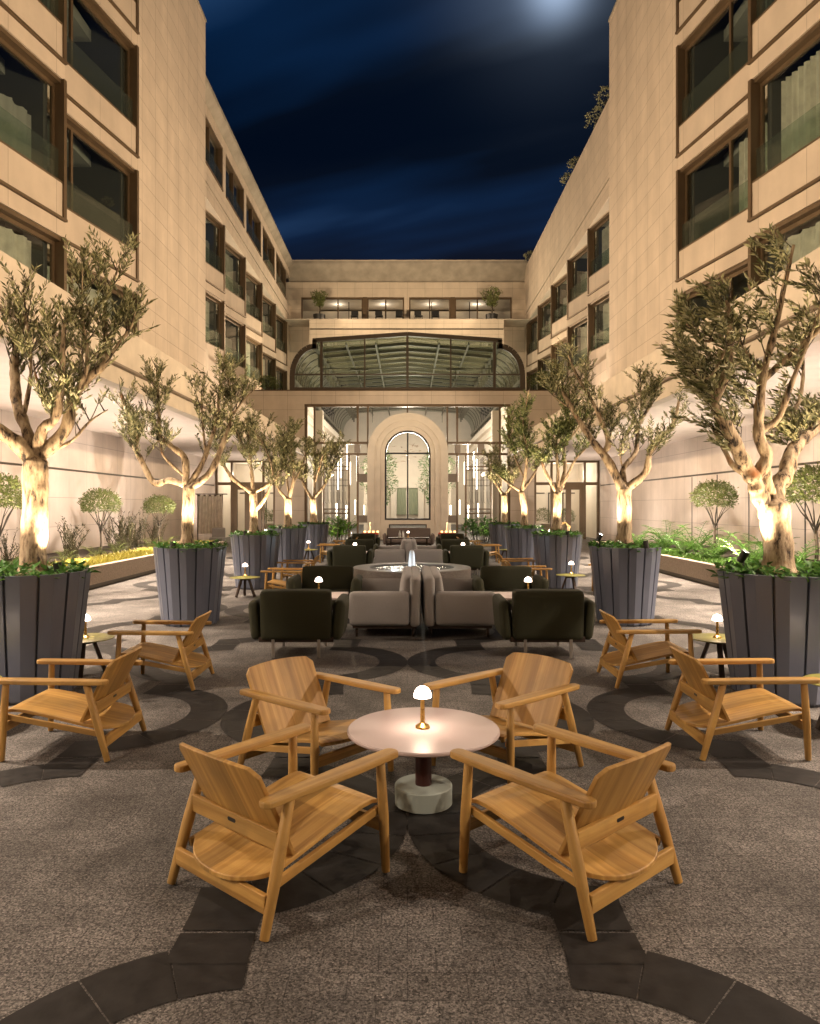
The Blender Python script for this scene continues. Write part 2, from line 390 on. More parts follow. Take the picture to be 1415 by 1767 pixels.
M['flame'] = plain("candle_flame", (0.9, 0.6, 0.2), 0.3, emit=(1.0, 0.5, 0.18), estr=4.5)
M['candle'] = plain("candle_wax", (0.82, 0.76, 0.64), 0.5, emit=(1.0, 0.72, 0.45), estr=0.25)
M['redpot'] = plain("red_lacquer", (0.30, 0.05, 0.02), 0.35)
M['olive_leaf'] = leaf_mat("olive_leaf", (0.105, 0.115, 0.042), (0.31, 0.30, 0.155), 0.15)  # silvery underside, its colour lightened further for the light from below
M['olive_leaf2'] = leaf_mat("olive_leaf_lush", (0.060, 0.090, 0.02), (0.20, 0.23, 0.08), 0.14)
M['bush_leaf'] = leaf_mat("bush_leaf", (0.11, 0.135, 0.032), (0.15, 0.17, 0.055), 0.2)
M['cover_leaf'] = leaf_mat("ground_cover_leaf", (0.05, 0.15, 0.025), (0.09, 0.20, 0.04), 0.25, rough=0.35)
M['fern_leaf'] = leaf_mat("fern_leaf", (0.06, 0.16, 0.02), (0.10, 0.20, 0.03), 0.3)
M['dry_leaf'] = leaf_mat("dark_stem_leaf", (0.06, 0.055, 0.022), (0.08, 0.07, 0.03), 0.2)
M['yellow_grass'] = leaf_mat("yellow_grass", (0.30, 0.27, 0.035), (0.32, 0.29, 0.05), 0.3)
M['bark'] = bark_mat()
M['twig'] = plain("twig_bark", (0.055, 0.042, 0.026), 0.85, noise=0.2, nscale=30)

def water_mat():
    m, nt, N, L, B = new_mat("fountain_water")
    B.inputs['Base Color'].default_value = (0.03, 0.06, 0.07, 1); B.inputs['Roughness'].default_value = 0.04
    B.inputs['Specular IOR Level'].default_value = 0.9
    tc = N.new('ShaderNodeTexCoord'); nz = N.new('ShaderNodeTexNoise'); nz.inputs['Scale'].default_value = 5; nz.inputs['Detail'].default_value = 3
    L.new(tc.outputs['Object'], nz.inputs['Vector'])
    bp = N.new('ShaderNodeBump'); bp.inputs['Strength'].default_value = 0.9; bp.inputs['Distance'].default_value = 0.08
    L.new(nz.outputs[0], bp.inputs['Height']); L.new(bp.outputs[0], B.inputs['Normal'])
    return m
M['water'] = water_mat()
M['foam'] = plain("bubbling_water", (0.75, 0.78, 0.8), 0.25, noise=0.1, nscale=60, bump=0.6)

# ------------------------------------------------------------------ mesh helpers
class MB:
    def __init__(s): s.v = []; s.f = []; s.sm = []
    def add(s, vs, fs, smooth=False, M4=None):
        o = len(s.v)
        for p in vs:
            p = Vector(p)
            if M4 is not None: p = M4 @ p
            s.v.append(p[:])
        for f in fs:
            s.f.append([i + o for i in f]); s.sm.append(smooth)
        return s
    def box(s, x0, x1, y0, y1, z0, z1, M4=None):
        if x0 > x1: x0, x1 = x1, x0
        if y0 > y1: y0, y1 = y1, y0
        if z0 > z1: z0, z1 = z1, z0
        vs = [(x0, y0, z0), (x1, y0, z0), (x1, y1, z0), (x0, y1, z0), (x0, y0, z1), (x1, y0, z1), (x1, y1, z1), (x0, y1, z1)]
        fs = [(3, 2, 1, 0), (4, 5, 6, 7), (0, 1, 5, 4), (1, 2, 6, 5), (2, 3, 7, 6), (3, 0, 4, 7)]
        return s.add(vs, fs, False, M4)
    def beam(s, a, b, w, h, up=(0, 0, 1)):
        """rectangular bar from a to b, w across, h along up"""
        a, b, up = Vector(a), Vector(b), Vector(up)
        d = (b - a).normalized(); sd = d.cross(up).normalized(); u2 = sd.cross(d)
        vs = []
        for p in (a, b):
            for i, j in ((-1, -1), (1, -1), (1, 1), (-1, 1)):
                vs.append(p + sd * (w / 2 * i) + u2 * (h / 2 * j))
        return s.add(vs, [(0, 1, 2, 3), (7, 6, 5, 4), (0, 4, 5, 1), (1, 5, 6, 2), (2, 6, 7, 3), (3, 7, 4, 0)])
    def tube(s, pts, rad, n=8, cap=True, smooth=True):
        pts = [Vector(p) for p in pts]
        if isinstance(rad, (int, float)): rad = [rad] * len(pts)
        vs = []; fs = []
        ref = Vector((0.31, 0.17, 0.93))
        prev = None
        for i, p in enumerate(pts):
            d = (pts[min(i + 1, len(pts) - 1)] - pts[max(i - 1, 0)])
            if d.length < 1e-9: d = Vector((0, 0, 1))
            d.normalize()
            if prev is None:
                r0 = ref if abs(d.dot(ref)) < 0.9 else Vector((1, 0, 0))
                a = d.cross(r0).normalized()
            else:
                a = (prev - d * prev.dot(d)).normalized()
            prev = a; b = d.cross(a)
            for k in range(n):
                t = 2 * math.pi * k / n
                vs.append(p + (a * math.cos(t) + b * math.sin(t)) * rad[i])
        for i in range(len(pts) - 1):
            for k in range(n):
                k2 = (k + 1) % n
                fs.append((i * n + k, i * n + k2, (i + 1) * n + k2, (i + 1) * n + k))
        s.add(vs, fs, smooth)
        if cap:
            o = len(s.v) - len(vs)
            s.f.append([o + k for k in range(n)][::-1]); s.sm.append(False)
            s.f.append([o + (len(pts) - 1) * n + k for k in range(n)]); s.sm.append(False)
        return s
    def lathe(s, prof, n=32, c=(0, 0, 0), smooth=True, capb=True, capt=True):
        """surface of revolution; profile corners sharper than 30 degrees stay crisp"""
        def ring(r, z): return [(c[0] + r * math.cos(2 * math.pi * k / n), c[1] + r * math.sin(2 * math.pi * k / n), c[2] + z) for k in range(n)]
        runs = [[prof[0]]]
        for i in range(1, len(prof)):
            runs[-1].append(prof[i])
            if i < len(prof) - 1:
                a = Vector((prof[i][0] - prof[i - 1][0], prof[i][1] - prof[i - 1][1])); b = Vector((prof[i + 1][0] - prof[i][0], prof[i + 1][1] - prof[i][1]))
                if a.length > 1e-9 and b.length > 1e-9 and a.angle(b) > R(30): runs.append([prof[i]])
        for run in runs:
            vs = []; fs = []
            for r, z in run: vs += ring(r, z)
            for i in range(len(run) - 1):
                for k in range(n):
                    k2 = (k + 1) % n
                    fs.append((i * n + k, i * n + k2, (i + 1) * n + k2, (i + 1) * n + k))
            s.add(vs, fs, smooth)
        if capb and prof[0][0] > 1e-5: s.add(ring(*prof[0]), [list(range(n))[::-1]])
        if capt and prof[-1][0] > 1e-5: s.add(ring(*prof[-1]), [list(range(n))])
        return s
    def prism(s, poly, a0, a1, fn):
        """poly: list of (u,v); fn(u,v,a)->xyz ; extruded from a0 to a1"""
        n = len(poly)
        vs = [fn(u, v, a0) for u, v in poly] + [fn(u, v, a1) for u, v in poly]
        fs = [tuple(range(n))[::-1], tuple(range(n, 2 * n))]
        for k in range(n):
            k2 = (k + 1) % n
            fs.append((k, k2, n + k2, n + k))
        return s.add(vs, fs)
    def strip(s, A, B, closed=False, smooth=False):
        """surface between two equally long point rows"""
        n = len(A); vs = list(A) + list(B); fs = []
        for k in range(n - 1 if not closed else n):
            k2 = (k + 1) % n
            fs.append((k, k2, n + k2, n + k))
        return s.add(vs, fs, smooth)
    def leaf(s, p, d, nrm, ln, w):
        """a lance-shaped leaf: four corners and a folded midrib"""
        sd = d.cross(nrm)
        if sd.length < 1e-6: sd = d.cross(Vector((0.3, 0.5, 0.8)))
        sd.normalize()
        n2 = sd.cross(d).normalized()
        m1 = p + d * (ln * 0.45)
        o = len(s.v)
        s.v += [p[:], (m1 + sd * w / 2 + n2 * w * 0.15)[:], (p + d * ln)[:], (m1 - sd * w / 2 + n2 * w * 0.15)[:]]
        s.f += [[o, o + 1, o + 2], [o, o + 2, o + 3]]; s.sm += [False, False]
    def cushion(s, c, h, r, puff=(0, 0, 0), n=9, M4=None):
        """rounded soft box: centre c, half sizes h, edge radius r, outward bulge per axis"""
        c = Vector(c); vs = []; fs = []; idx = {}
        def pt(p):
            q = [p[i] * h[i] for i in range(3)]
            cl = [max(-h[i] + r, min(h[i] - r, q[i])) for i in range(3)]
            d = Vector([q[i] - cl[i] for i in range(3)])
            if d.length > 1e-9: d = d.normalized() * r
            o = Vector(cl) + d
            for i in range(3):
                j, k = (i + 1) % 3, (i + 2) % 3
                o[i] += puff[i] * p[i] * (1 - p[j] ** 2) * (1 - p[k] ** 2)
            return c + o
        def warp(t):  # denser near the edges
            return math.copysign(abs(t) ** 0.55, t) if t else 0.0
        gs = [warp(-1 + 2 * i / n) for i in range(n + 1)]
        for ax in range(3):
            for sg in (-1, 1):
                base = len(vs)
                for a in gs:
                    for b in gs:
                        p = [0, 0, 0]; p[ax] = sg; p[(ax + 1) % 3] = a; p[(ax + 2) % 3] = b
                        vs.append(pt(p))
                for i in range(n):
                    for j in range(n):
                        q = [base + i * (n + 1) + j, base + (i + 1) * (n + 1) + j, base + (i + 1) * (n + 1) + j + 1, base + i * (n + 1) + j + 1]
                        fs.append(q if sg > 0 else q[::-1])
        return s.add(vs, fs, True, M4)
    def build(s, name, mat, parent=None, bevel=0.0, weld=False, sub=0):
        me = bpy.data.meshes.new(name)
        me.from_pydata(s.v, [], s.f)
        me.polygons.foreach_set('use_smooth', s.sm)
        me.materials.append(mat)
        me.update()
        o = bpy.data.objects.new(name, me); COL.objects.link(o)
        if parent is not None: o.parent = parent
        if weld:
            w = o.modifiers.new('weld', 'WELD'); w.merge_threshold = 0.0004
        if bevel:
            b = o.modifiers.new('bevel', 'BEVEL'); b.width = bevel; b.segments = 2; b.limit_method = 'ANGLE'; b.angle_limit = R(40)
        if sub:
            u = o.modifiers.new('sub', 'SUBSURF'); u.levels = sub; u.render_levels = sub
        return o

def tag(o, label=None, cat=None, group=None, kind=None):
    if label: o['label'] = label
    if cat: o['category'] = cat
    if group: o['group'] = group
    if kind: o['kind'] = kind
    return o
def thing(name, label, cat, loc=(0, 0, 0), rz=0.0, group=None):
    o = bpy.data.objects.new(name, None); COL.objects.link(o)
    o.location = loc; o.rotation_euler = (0, 0, R(rz)); o.empty_display_size = 0.1
    return tag(o, label, cat, group)
def dup(root, loc, rz, label, scale=None):
    r = root.copy(); COL.objects.link(r); r.location = loc; r.rotation_euler = (0, 0, R(rz)); r['label'] = label
    if scale: r.scale = scale
    for ch in list(root.children):
        c = ch.copy(); COL.objects.link(c); c.parent = r
        for g in list(ch.children):
            d = g.copy(); COL.objects.link(d); d.parent = c
    return r
def struct(mb, name, mat, **k):
    return tag(mb.build(name, mat, **k), kind='structure')
def PX(px, py, d):
    """world X and Z of a photograph point on a thing standing d metres away"""
    return ((px - 703.0) * d / FPX, 1.67 + (873.0 - py) * d / FPX)

# ================================================================== SETTING
g = MB(); g.add([(-70, -60, 0), (70, -60, 0), (70, 110, 0), (-70, 110, 0)], [(0, 1, 2, 3)])
struct(g, 'ground', M['ground'])

# dark serpentine bands of basalt slabs in the paving, each slab a few mm proud
def ring_tiles(mb, cx, cy, a0, a1, r1=0.95, r0=0.655, n=9, z=0.004):
    for i in range(n):
        t0 = a0 + (a1 - a0) * i / n; t1 = a0 + (a1 - a0) * (i + 1) / n
        gap = R(0.22)
        sub = 4
        A = []; B = []
        for k in range(sub + 1):
            t = t0 + gap + (t1 - t0 - 2 * gap) * k / sub
            A.append((cx + r1 * math.cos(t), cy + r1 * math.sin(t), z)); B.append((cx + r0 * math.cos(t), cy + r0 * math.sin(t), z))
        if t1 > t0: A, B = B, A
        mb.strip(B, A)
bm_ = MB()
PERX, PERY = 2.92, 3.95
for kx in (-2, -1, 0, 1, 2):
    for mir in (1, -1):
        ox = kx * PERX
        for ky in range(-1, 7):
            oy = 3.84 + ky * PERY
            if abs(ox - mir * 1.2) > 6.0: continue
            # arc that bulges to the axis line of this pair
            cx = ox - mir * 0.95
            a = math.acos((0.88 - 0.95) / -0.80) if False else R(86)
            if mir == 1: ring_tiles(bm_, cx, oy, -R(86), R(86))
            else: ring_tiles(bm_, cx, oy, R(94), R(266))
            # arc that bulges outwards, half a period on
            cx2 = ox - mir * 0.51; cy2 = oy + PERY / 2
            if mir == 1: ring_tiles(bm_, cx2, cy2, R(95), R(265))
            else: ring_tiles(bm_, cx2, cy2, -R(85), R(85))
            # straight pieces between the arcs
            for yy in (oy + PERY / 4, oy - PERY / 4):
                x0, x1 = ox - mir * 0.59, ox - mir * 0.885
                if x0 > x1: x0, x1 = x1, x0
                for (ya, yb) in ((yy - 0.20, yy - 0.008), (yy + 0.008, yy + 0.20)):
                    bm_.add([(x0, ya, .0055), (x1, ya, .0055), (x1, yb, .0055), (x0, yb, .0055)], [(0, 1, 2, 3)])
struct(bm_, 'paving_band', M['basalt'])

# ================================================================== HOTEL WINGS
PITCH = 3.33; BAY = 4.15; UN = 7.25; UF = 8.05; YN = 19.6; YE = 26.2; YB = 50.0
rooms = rnd
def bay_window(root, s, U, y0, z0, wall, curtain, flat_top=False, lit=False):
    """one saw-tooth bay of one storey: stone goes into `wall`, the window is a part of its own"""
    n_ = Vector((-s * BAY, 0.76 * 0, 0)).normalized()
    pa = Vector((s * (U + 0.76), y0, 0)); pb = Vector((s * U, y0 + BAY, 0))
    t = (pb - pa); Lb = t.length; t.normalize()
    n = Vector((-t.y * s, t.x * s, 0))           # towards the courtyard
    if n.x * s > 0: n = -n
    M4 = Matrix(((t.x, n.x, 0, pa.x), (t.y, n.y, 0, pa.y), (0, 0, 1, z0), (0, 0, 0, 1)))
    q = MB(); q.box(0.07, Lb - 0.085, -0.30, 0.0, 0.0, 0.73, M4); q.build('spandrel', M['stone_bay'], root)
    q = MB(); q.box(0.0, Lb, -0.30, 0.0, 2.935, PITCH - 0.065, M4); q.build('wall_band', M['stone_bay'], root)
    f = MB()
    f.box(0.0, Lb + 0.01, -0.31, 0.06, -0.055, -0.002, M4)
    f.box(Lb - 0.085, Lb + 0.008, -0.30, 0.04, 0.0, 2.93, M4)
    f.box(0.0, 0.07, -0.30, 0.03, 0.0, 2.93, M4)
    f.box(0.07, Lb - 0.085, -0.30, -0.035, 2.845, 2.93, M4)
    f.box(0.07, Lb - 0.085, -0.30, 0.012, 0.732, 0.765, M4)
    w0, w1 = 0.07, Lb - 0.085
    ms = w0 + (w1 - w0) * (0.40 if s < 0 else 0.52)
    for a, b in ((w0, w0 + 0.07), (ms - 0.035, ms + 0.035), (w1 - 0.07, w1)):
        f.box(a, b, -0.25, -0.18, 0.765, 2.845, M4)
    f.box(w0 + 0.07, w1 - 0.07, -0.245, -0.185, 2.76, 2.845, M4)
    f.box(w0 + 0.07, w1 - 0.07, -0.245, -0.185, 0.765, 0.82, M4)
    win = f.build('window', M['bronze'], root)
    p = MB(); p.add([(w0, -0.215, 0.765), (w1, -0.215, 0.765), (w1, -0.215, 2.845), (w0, -0.215, 2.845)], [(0, 1, 2, 3)], False, M4)
    p.build('pane', M['pane'], win)
    b = MB(); b.box(w0 + 0.02, w1 - 0.02, -0.095, -0.08, 0.62, 1.45, M4)
    b.build('balustrade', M['balustrade'], win)
    if curtain:
        c = MB()
        a0, a1, zt = {1: (0.1, 0.55, 2.8), 2: (0.55, 1.0, 2.8), 3: (0.0, 1.0, 2.8), 4: (0.0, 1.0, 2.1), 5: (0.62, 0.86, 2.8)}[curtain]
        A = []; B = []
        nn = 60
        for k in range(nn + 1):
            q = w0 + (w1 - w0) * (a0 + (a1 - a0) * k / nn)
            off = -0.55 + 0.05 * math.sin(k * 1.1) + (0.02 * math.sin(k * 2.7))
            A.append(M4 @ Vector((q, off, 0.78))); B.append(M4 @ Vector((q, off, zt)))
        c.strip(A, B, smooth=True)
        c.build('curtain', M['curtain'] if curtain != 4 else M['blind'], win)
    return win

def build_wing(s):
    lab = ("long left hotel wing with a strip of top floor windows under its cornice" if s < 0 else
           "long right hotel wing with blank upper wall and plants along its roof edge")
    root = thing('hotel_wing', lab, 'building', (0, 0, 0), 0, 'hotel wings beside the courtyard')
    # ---- near block: four bays of saw-tooth windows, then a plain wall
    wall = MB(); bayw = MB(); side = MB()
    rows = [4.40, 7.73, 11.06, 14.39]
    cur_l = {(2, 2): 4, (1, 2): 0, (2, 1): 4, (3, 1): 0}
    ynear = YN - 4 * BAY
    for i in range(4):
        for j, z0 in enumerate(rows):
            cu = 0
            if s < 0: cu = {(2, 1): 4, (2, 0): 3, (3, 0): 3, (1, 1): 1, (2, 2): 3, (3, 1): 0}.get((i, j), 0)
            else: cu = {(2, 1): 2, (2, 0): 3, (3, 1): 1, (3, 0): 0, (2, 2): 1}.get((i, j), 0)
            bay_window(root, s, UN, ynear + i * BAY, z0, bayw, cu)
        # top band under the roof
        pa = Vector((s * (UN + 0.76), ynear + i * BAY, 0)); pb = Vector((s * UN, ynear + (i + 1) * BAY, 0))
        bayw = MB(); bayw.prism([(pa.x, pa.y), (pb.x, pb.y), (pb.x + s * 0.9, pb.y), (pa.x + s * 0.14, pa.y)], rows[-1] + PITCH - 0.065, 19.0, lambda u, v, a: (u, v, a)); bayw.build('parapet', M['stone_bay'], root)
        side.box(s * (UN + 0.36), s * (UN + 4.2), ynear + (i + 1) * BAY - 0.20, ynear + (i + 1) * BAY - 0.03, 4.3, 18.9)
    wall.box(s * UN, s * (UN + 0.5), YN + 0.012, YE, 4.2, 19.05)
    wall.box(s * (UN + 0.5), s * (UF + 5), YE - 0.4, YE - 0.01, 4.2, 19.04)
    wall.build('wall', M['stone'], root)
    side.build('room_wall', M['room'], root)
    # near part behind the camera
    nb = MB(); nb.box(s * UN, s * (UN + 0.5), -16, ynear - 0.02, 4.2, 19.0); nb.build('wall', M['stone'], root)
    # roof edge trim of the near block
    tr = MB(); tr.box(s * (UN - 0.03), s * (UN + 0.6), YN, YE + 0.03, 19.052, 19.14); tr.build('roof_trim', M['concrete'], root)
    # rooms behind the glass
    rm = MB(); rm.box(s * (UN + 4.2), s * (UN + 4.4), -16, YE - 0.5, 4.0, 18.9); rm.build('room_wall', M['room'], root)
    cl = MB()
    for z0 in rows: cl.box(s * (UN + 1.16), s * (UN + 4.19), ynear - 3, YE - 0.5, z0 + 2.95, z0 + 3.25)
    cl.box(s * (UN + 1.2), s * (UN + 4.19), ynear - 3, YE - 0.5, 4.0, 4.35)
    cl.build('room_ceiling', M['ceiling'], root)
    # ---- far block: two storeys of bays, flat top storey
    far = MB(); fbay = MB(); fside = MB()
    nb_ = 6; yb0 = 32.1 - 2 * BAY if s < 0 else 32.5 - 2 * BAY
    for i in range(-0, nb_):
        for j, z0 in enumerate([7.73, 11.06]):
            cu = 0
            if s < 0: cu = {(1, 0): 3, (3, 0): 3, (2, 1): 2, (2, 0): 4, (0, 0): 4, (1, 1): 4, (3, 1): 4, (4, 0): 3, (4, 1): 4, (5, 0): 3, (5, 1): 3}.get((i, j), 0)
            else: cu = {(1, 0): 3, (0, 0): 4, (2, 0): 3, (3, 0): 1, (1, 1): 2, (2, 1): 4, (3, 1): 4, (4, 0): 3, (4, 1): 4, (5, 0): 3, (5, 1): 3}.get((i, j), 0)  # more curtains added on both sides so the far panes look paler, as if reflecting
            bay_window(root, s, UF, yb0 + i * BAY, z0, fbay, cu)
        fside.box(s * (UF + 0.36), s * (UF + 4.2), yb0 + (i + 1) * BAY - 0.20, yb0 + (i + 1) * BAY - 0.03, 7.7, 14.04)
    far.box(s * (UF + 0.02), s * (UF + 0.9), YE - 0.5, YB + 1.5, 4.0, 7.66)      # plain base
    far.box(s * (UF + 0.0), s * (UF + 1.6), yb0 + nb_ * BAY + 0.01, YB + 1.5, 7.67, 14.05)
    fside.build('room_wall', M['room'], root)
    top0 = 14.06
    if s < 0:
        far.box(s * UF, s * (UF + 0.4), YE - 0.3, YB + 1, 14.68, 15.35)
        far.box(s * UF, s * (UF + 0.4), YE - 0.3, YB + 1, 17.32, 17.74)
        far.box(s * (UF - 0.0), s * (UF + 2.2), YE - 0.3, YB + 1, top0, 14.60)
        # top storey windows: pairs of panes with thin piers
        for i in range(nb_):
            ya = yb0 + i * BAY
            far.box(s * UF, s * (UF + 0.4), ya - 0.22, ya + 0.22, 15.352, 17.318)
            f = MB()
            f.box(s * (UF + 0.02), s * (UF + 0.3), ya + 0.222, ya + 0.31, 15.355, 17.31)
            f.box(s * (UF + 0.02), s * (UF + 0.3), ya + BAY - 0.31, ya + BAY - 0.222, 15.355, 17.31)
            f.box(s * (UF + 0.1), s * (UF + 0.3), ya + BAY / 2 - 0.05, ya + BAY / 2 + 0.05, 15.355, 17.31)
            f.box(s * (UF + 0.03), s * (UF + 0.3), ya + 0.31, ya + BAY - 0.31, 17.23, 17.31)
            f.box(s * (UF - 0.04), s * (UF + 0.3), ya + 0.31, ya + BAY - 0.31, 15.355, 15.42)
            w = f.build('window', M['bronze'], root)
            p = MB(); x = s * (UF + 0.2)
            p.add([(x, ya + 0.3, 15.4), (x, ya + BAY - 0.3, 15.4), (x, ya + BAY - 0.3, 17.25), (x, ya + 0.3, 17.25)], [(0, 1, 2, 3)])
            p.build('pane', M['pane'], w)
            b = MB(); b.box(s * (UF + 0.03), s * (UF + 0.045), ya + 0.33, ya + BAY - 0.33, 15.43, 16.1); b.build('balustrade', M['balustrade'], w)
        cn = MB()
        cn.prism([(UF + 0.02, 17.745), (UF - 0.30, 18.06), (UF - 0.30, 18.24), (UF + 0.6, 18.24), (UF + 0.6, 17.745)], YE - 0.2, YB - 0.70,
                 lambda u, v, a: (s * u, a, v))
        cn.build('cornice', M['concrete'], root)
    else:
        far.box(s * UF, s * (UF + 0.4), YE - 0.3, YB + 1, 14.78, 17.95)
        far.box(s * UF, s * (UF + 2.2), YE - 0.3, YB + 1, top0, 14.70)
    so = MB(); so.box(s * (UF + 0.02), s * (UF + 0.9), yb0, yb0 + nb_ * BAY, 14.03, 14.057); so.build('soffit', M['white_int'], root)  # paler panel, its colour stands in for the brightly lit underside
    gr = MB(); gr.box(s * (UF + 0.06), s * (UF + 0.4), YE - 0.3, YB + 1, 14.60, 14.78 if s > 0 else 14.68); gr.build('groove', M['bronze_dark'], root)
    far.build('wall', M['stone'], root)
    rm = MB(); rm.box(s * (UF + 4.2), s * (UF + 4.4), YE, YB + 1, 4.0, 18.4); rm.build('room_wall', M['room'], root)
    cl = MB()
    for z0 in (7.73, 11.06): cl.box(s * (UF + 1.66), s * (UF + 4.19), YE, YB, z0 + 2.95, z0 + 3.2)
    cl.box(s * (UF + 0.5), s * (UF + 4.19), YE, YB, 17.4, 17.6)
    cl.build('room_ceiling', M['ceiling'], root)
    # ---- ground floor: wall, soffit, terrace edge
    lw = MB(); lw.box(s * 9.6, s * 9.9, -16, 36.4, 0.0, 2.66); lw.box(s * 9.6, s * 9.9, -16, 36.4, 2.72, 4.1)
    lw.build('ground_floor_wall', M['stone_low'], root)
    gv = MB(); gv.box(s * 9.63, s * 9.9, -16, 36.4, 2.66, 2.72); gv.build('groove', M['bronze_dark'], root)
    so = MB(); so.box(s * 5.08, s * 9.598, -16, 36.4, 3.95, 4.12); so.build('soffit', M['plaster'], root)
    fa = MB(); fa.box(s * 5.0, s * 5.22, -16, 36.4, 4.13, 4.82); fa.build('terrace_parapet', M['render'], root, bevel=0.015)
    fl = MB(); fl.box(s * 5.06, s * 5.3, -16, 36.38, 3.80, 4.09); fl.build('fascia', M['render'], root)
    ln = MB(); ln.box(s * 4.96, s * 5.3, -16, 36.39, 4.091, 4.128); ln.build('drip_ledge', M['bronze'], root)
    te = MB(); te.box(s * 5.23, s * 9.2, -16, 36.4, 4.13, 4.2); te.build('terrace_floor', M['render'], root)
    # stub wall at the end of the near block, on the terrace
    st = MB(); st.box(s * (UN + 0.03), s * (UN + 0.62), YE + 0.0, YE + 0.5, 4.2, 7.35); st.build('stub_wall', M['render'], root)
    if s > 0:
        for y in (17.6, 19.4, 20.5, 22.6, 24.6):
            d = MB(); d.box(9.588, 9.61, y - 0.02, y + 0.02, 0.45, 2.64); d.build('door_joint', M['black'], root)
    return root
wing_l = build_wing(-1)
wing_r = build_wing(1)

# end of the court behind the camera (closes the court; reflected light comes from here)
eb = thing('end_building', 'plain stone building closing the court behind the viewer', 'building')
m_ = MB(); m_.box(-10, 10, -17, -16.02, 0, 15); m_.build('wall', M['stone_x'], eb)
m_ = MB()
for i in range(4):
    for j in range(3): m_.box(-7.5 + i * 4, -4.5 + i * 4, -16.015, -15.98, 2.2 + j * 4, 4.6 + j * 4)
m_.build('window', M['bronze_dark'], eb)

# ================================================================== REAR BUILDING
rb = thing('rear_building', 'flat roofed building across the far end with a glazed top floor terrace', 'building')
w = MB()
w.box(-UF - 0.3, UF + 0.3, YB, YB + 0.4, 15.98, 17.0)
w.box(-UF - 0.3, UF + 0.3, YB - 0.02, YB + 0.4, 10.6, 14.1); w.box(-UF - 0.3, -5.9, YB - 0.02, YB + 0.4, 7.0, 10.6); w.box(5.9, UF + 0.3, YB - 0.02, YB + 0.4, 7.0, 10.6)
w.box(-UF - 0.3, -7.28, YB + 0.01, YB + 0.4, 14.1, 15.98); w.box(7.16, UF + 0.3, YB + 0.01, YB + 0.4, 14.1, 15.98)
w.build('wall', M['stone_x'], rb)
t_ = MB(); t_.box(-6.45, 6.35, 48.0, 48.25, 13.36, 13.92); t_.box(-6.45, 6.35, 48.0, YB - 0.03, 12.1, 13.26)
t_.build('terrace_parapet', M['stone_x'], rb)
t_ = MB(); t_.box(-6.42, 6.32, 48.04, YB - 0.03, 13.262, 13.358); t_.build('groove', M['bronze_dark'], rb)
t_ = MB()
t_.prism([(YB + 0.35, 17.0), (YB - 0.75, 18.05), (YB - 0.75, 18.22), (YB + 0.6, 18.22), (YB + 0.6, 17.0)], -UF - 0.1, UF + 0.3, lambda u, v, a: (a, u, v))
t_.build('cornice', M['concrete'], rb)
t_ = MB(); t_.box(-UF, UF, YB - 0.78, YB + 0.6, 18.222, 18.27); t_.build('roof_trim', M['render'], rb)
# glazed strip of the top floor: four windows between bronze piers
for (xa, xb) in ((-7.28, -3.05), (-2.75, -0.22), (0.12, 2.95), (3.25, 7.16)):
    f = MB()
    f.box(xa, xa + 0.09, YB + 0.05, YB + 0.25, 14.1, 15.97); f.box(xb - 0.09, xb, YB + 0.05, YB + 0.25, 14.1, 15.97)
    f.box(xa + 0.09, xb - 0.09, YB + 0.05, YB + 0.25, 15.87, 15.97); f.box(xa + 0.09, xb - 0.09, YB + 0.05, YB + 0.25, 14.11, 14.16)
    mid = (xa + xb) / 2 + (0.4 if xa < -5 or xa > 3 else 0) * (1 if xa < 0 else -1)
    f.box(mid - 0.04, mid + 0.04, YB + 0.06, YB + 0.24, 14.16, 15.87)
    ww = f.build('window', M['bronze'], rb)
    p = MB(); p.add([(xa + .05, YB + .15, 14.14), (xb - .05, YB + .15, 14.14), (xb - .05, YB + .15, 15.9), (xa + .05, YB + .15, 15.9)], [(0, 1, 2, 3)]); p.build('pane', M['clear'], ww)
for (xa, xb) in ((-3.05, -2.75), (2.95, 3.25)):
    pr = MB(); pr.box(xa, xb, YB - 0.02, YB + 0.3, 14.1, 15.98); pr.build('pier', M['bronze'], rb)
pr = MB(); pr.box(-0.22, 0.12, YB - 0.01, YB + 0.3, 14.1, 15.98); pr.build('pier', M['stone_x'], rb)
t_ = MB(); t_.box(-UF, UF, YB + 4.5, YB + 4.7, 13.9, 17.0); t_.box(-UF, UF, YB + 0.42, YB + 4.5, 16.2, 16.4); t_.build('room_wall', M['white_int'], rb)
t_ = MB(); t_.box(-UF, UF, YB - 2.0, YB + 4.5, 13.93, 13.98); t_.build('terrace_floor', M['render'], rb)
t_ = MB(); t_.box(-6.2, 6.2, YB + 2.0, YB + 2.05, 15.55, 15.66)
for x in (-4.2, -1.6, 1.7, 4.4): t_.box(x, x + 0.06, YB + 2.0, YB + 2.05, 14, 16.2)
t_.build('partition', M['bronze_dark'], rb)
for x in (-5, -1.7, 1.7, 5): lamp('top_floor_light', 'POINT', (x, YB + 2.6, 15.9), 22, WARM3, radius=0.15)

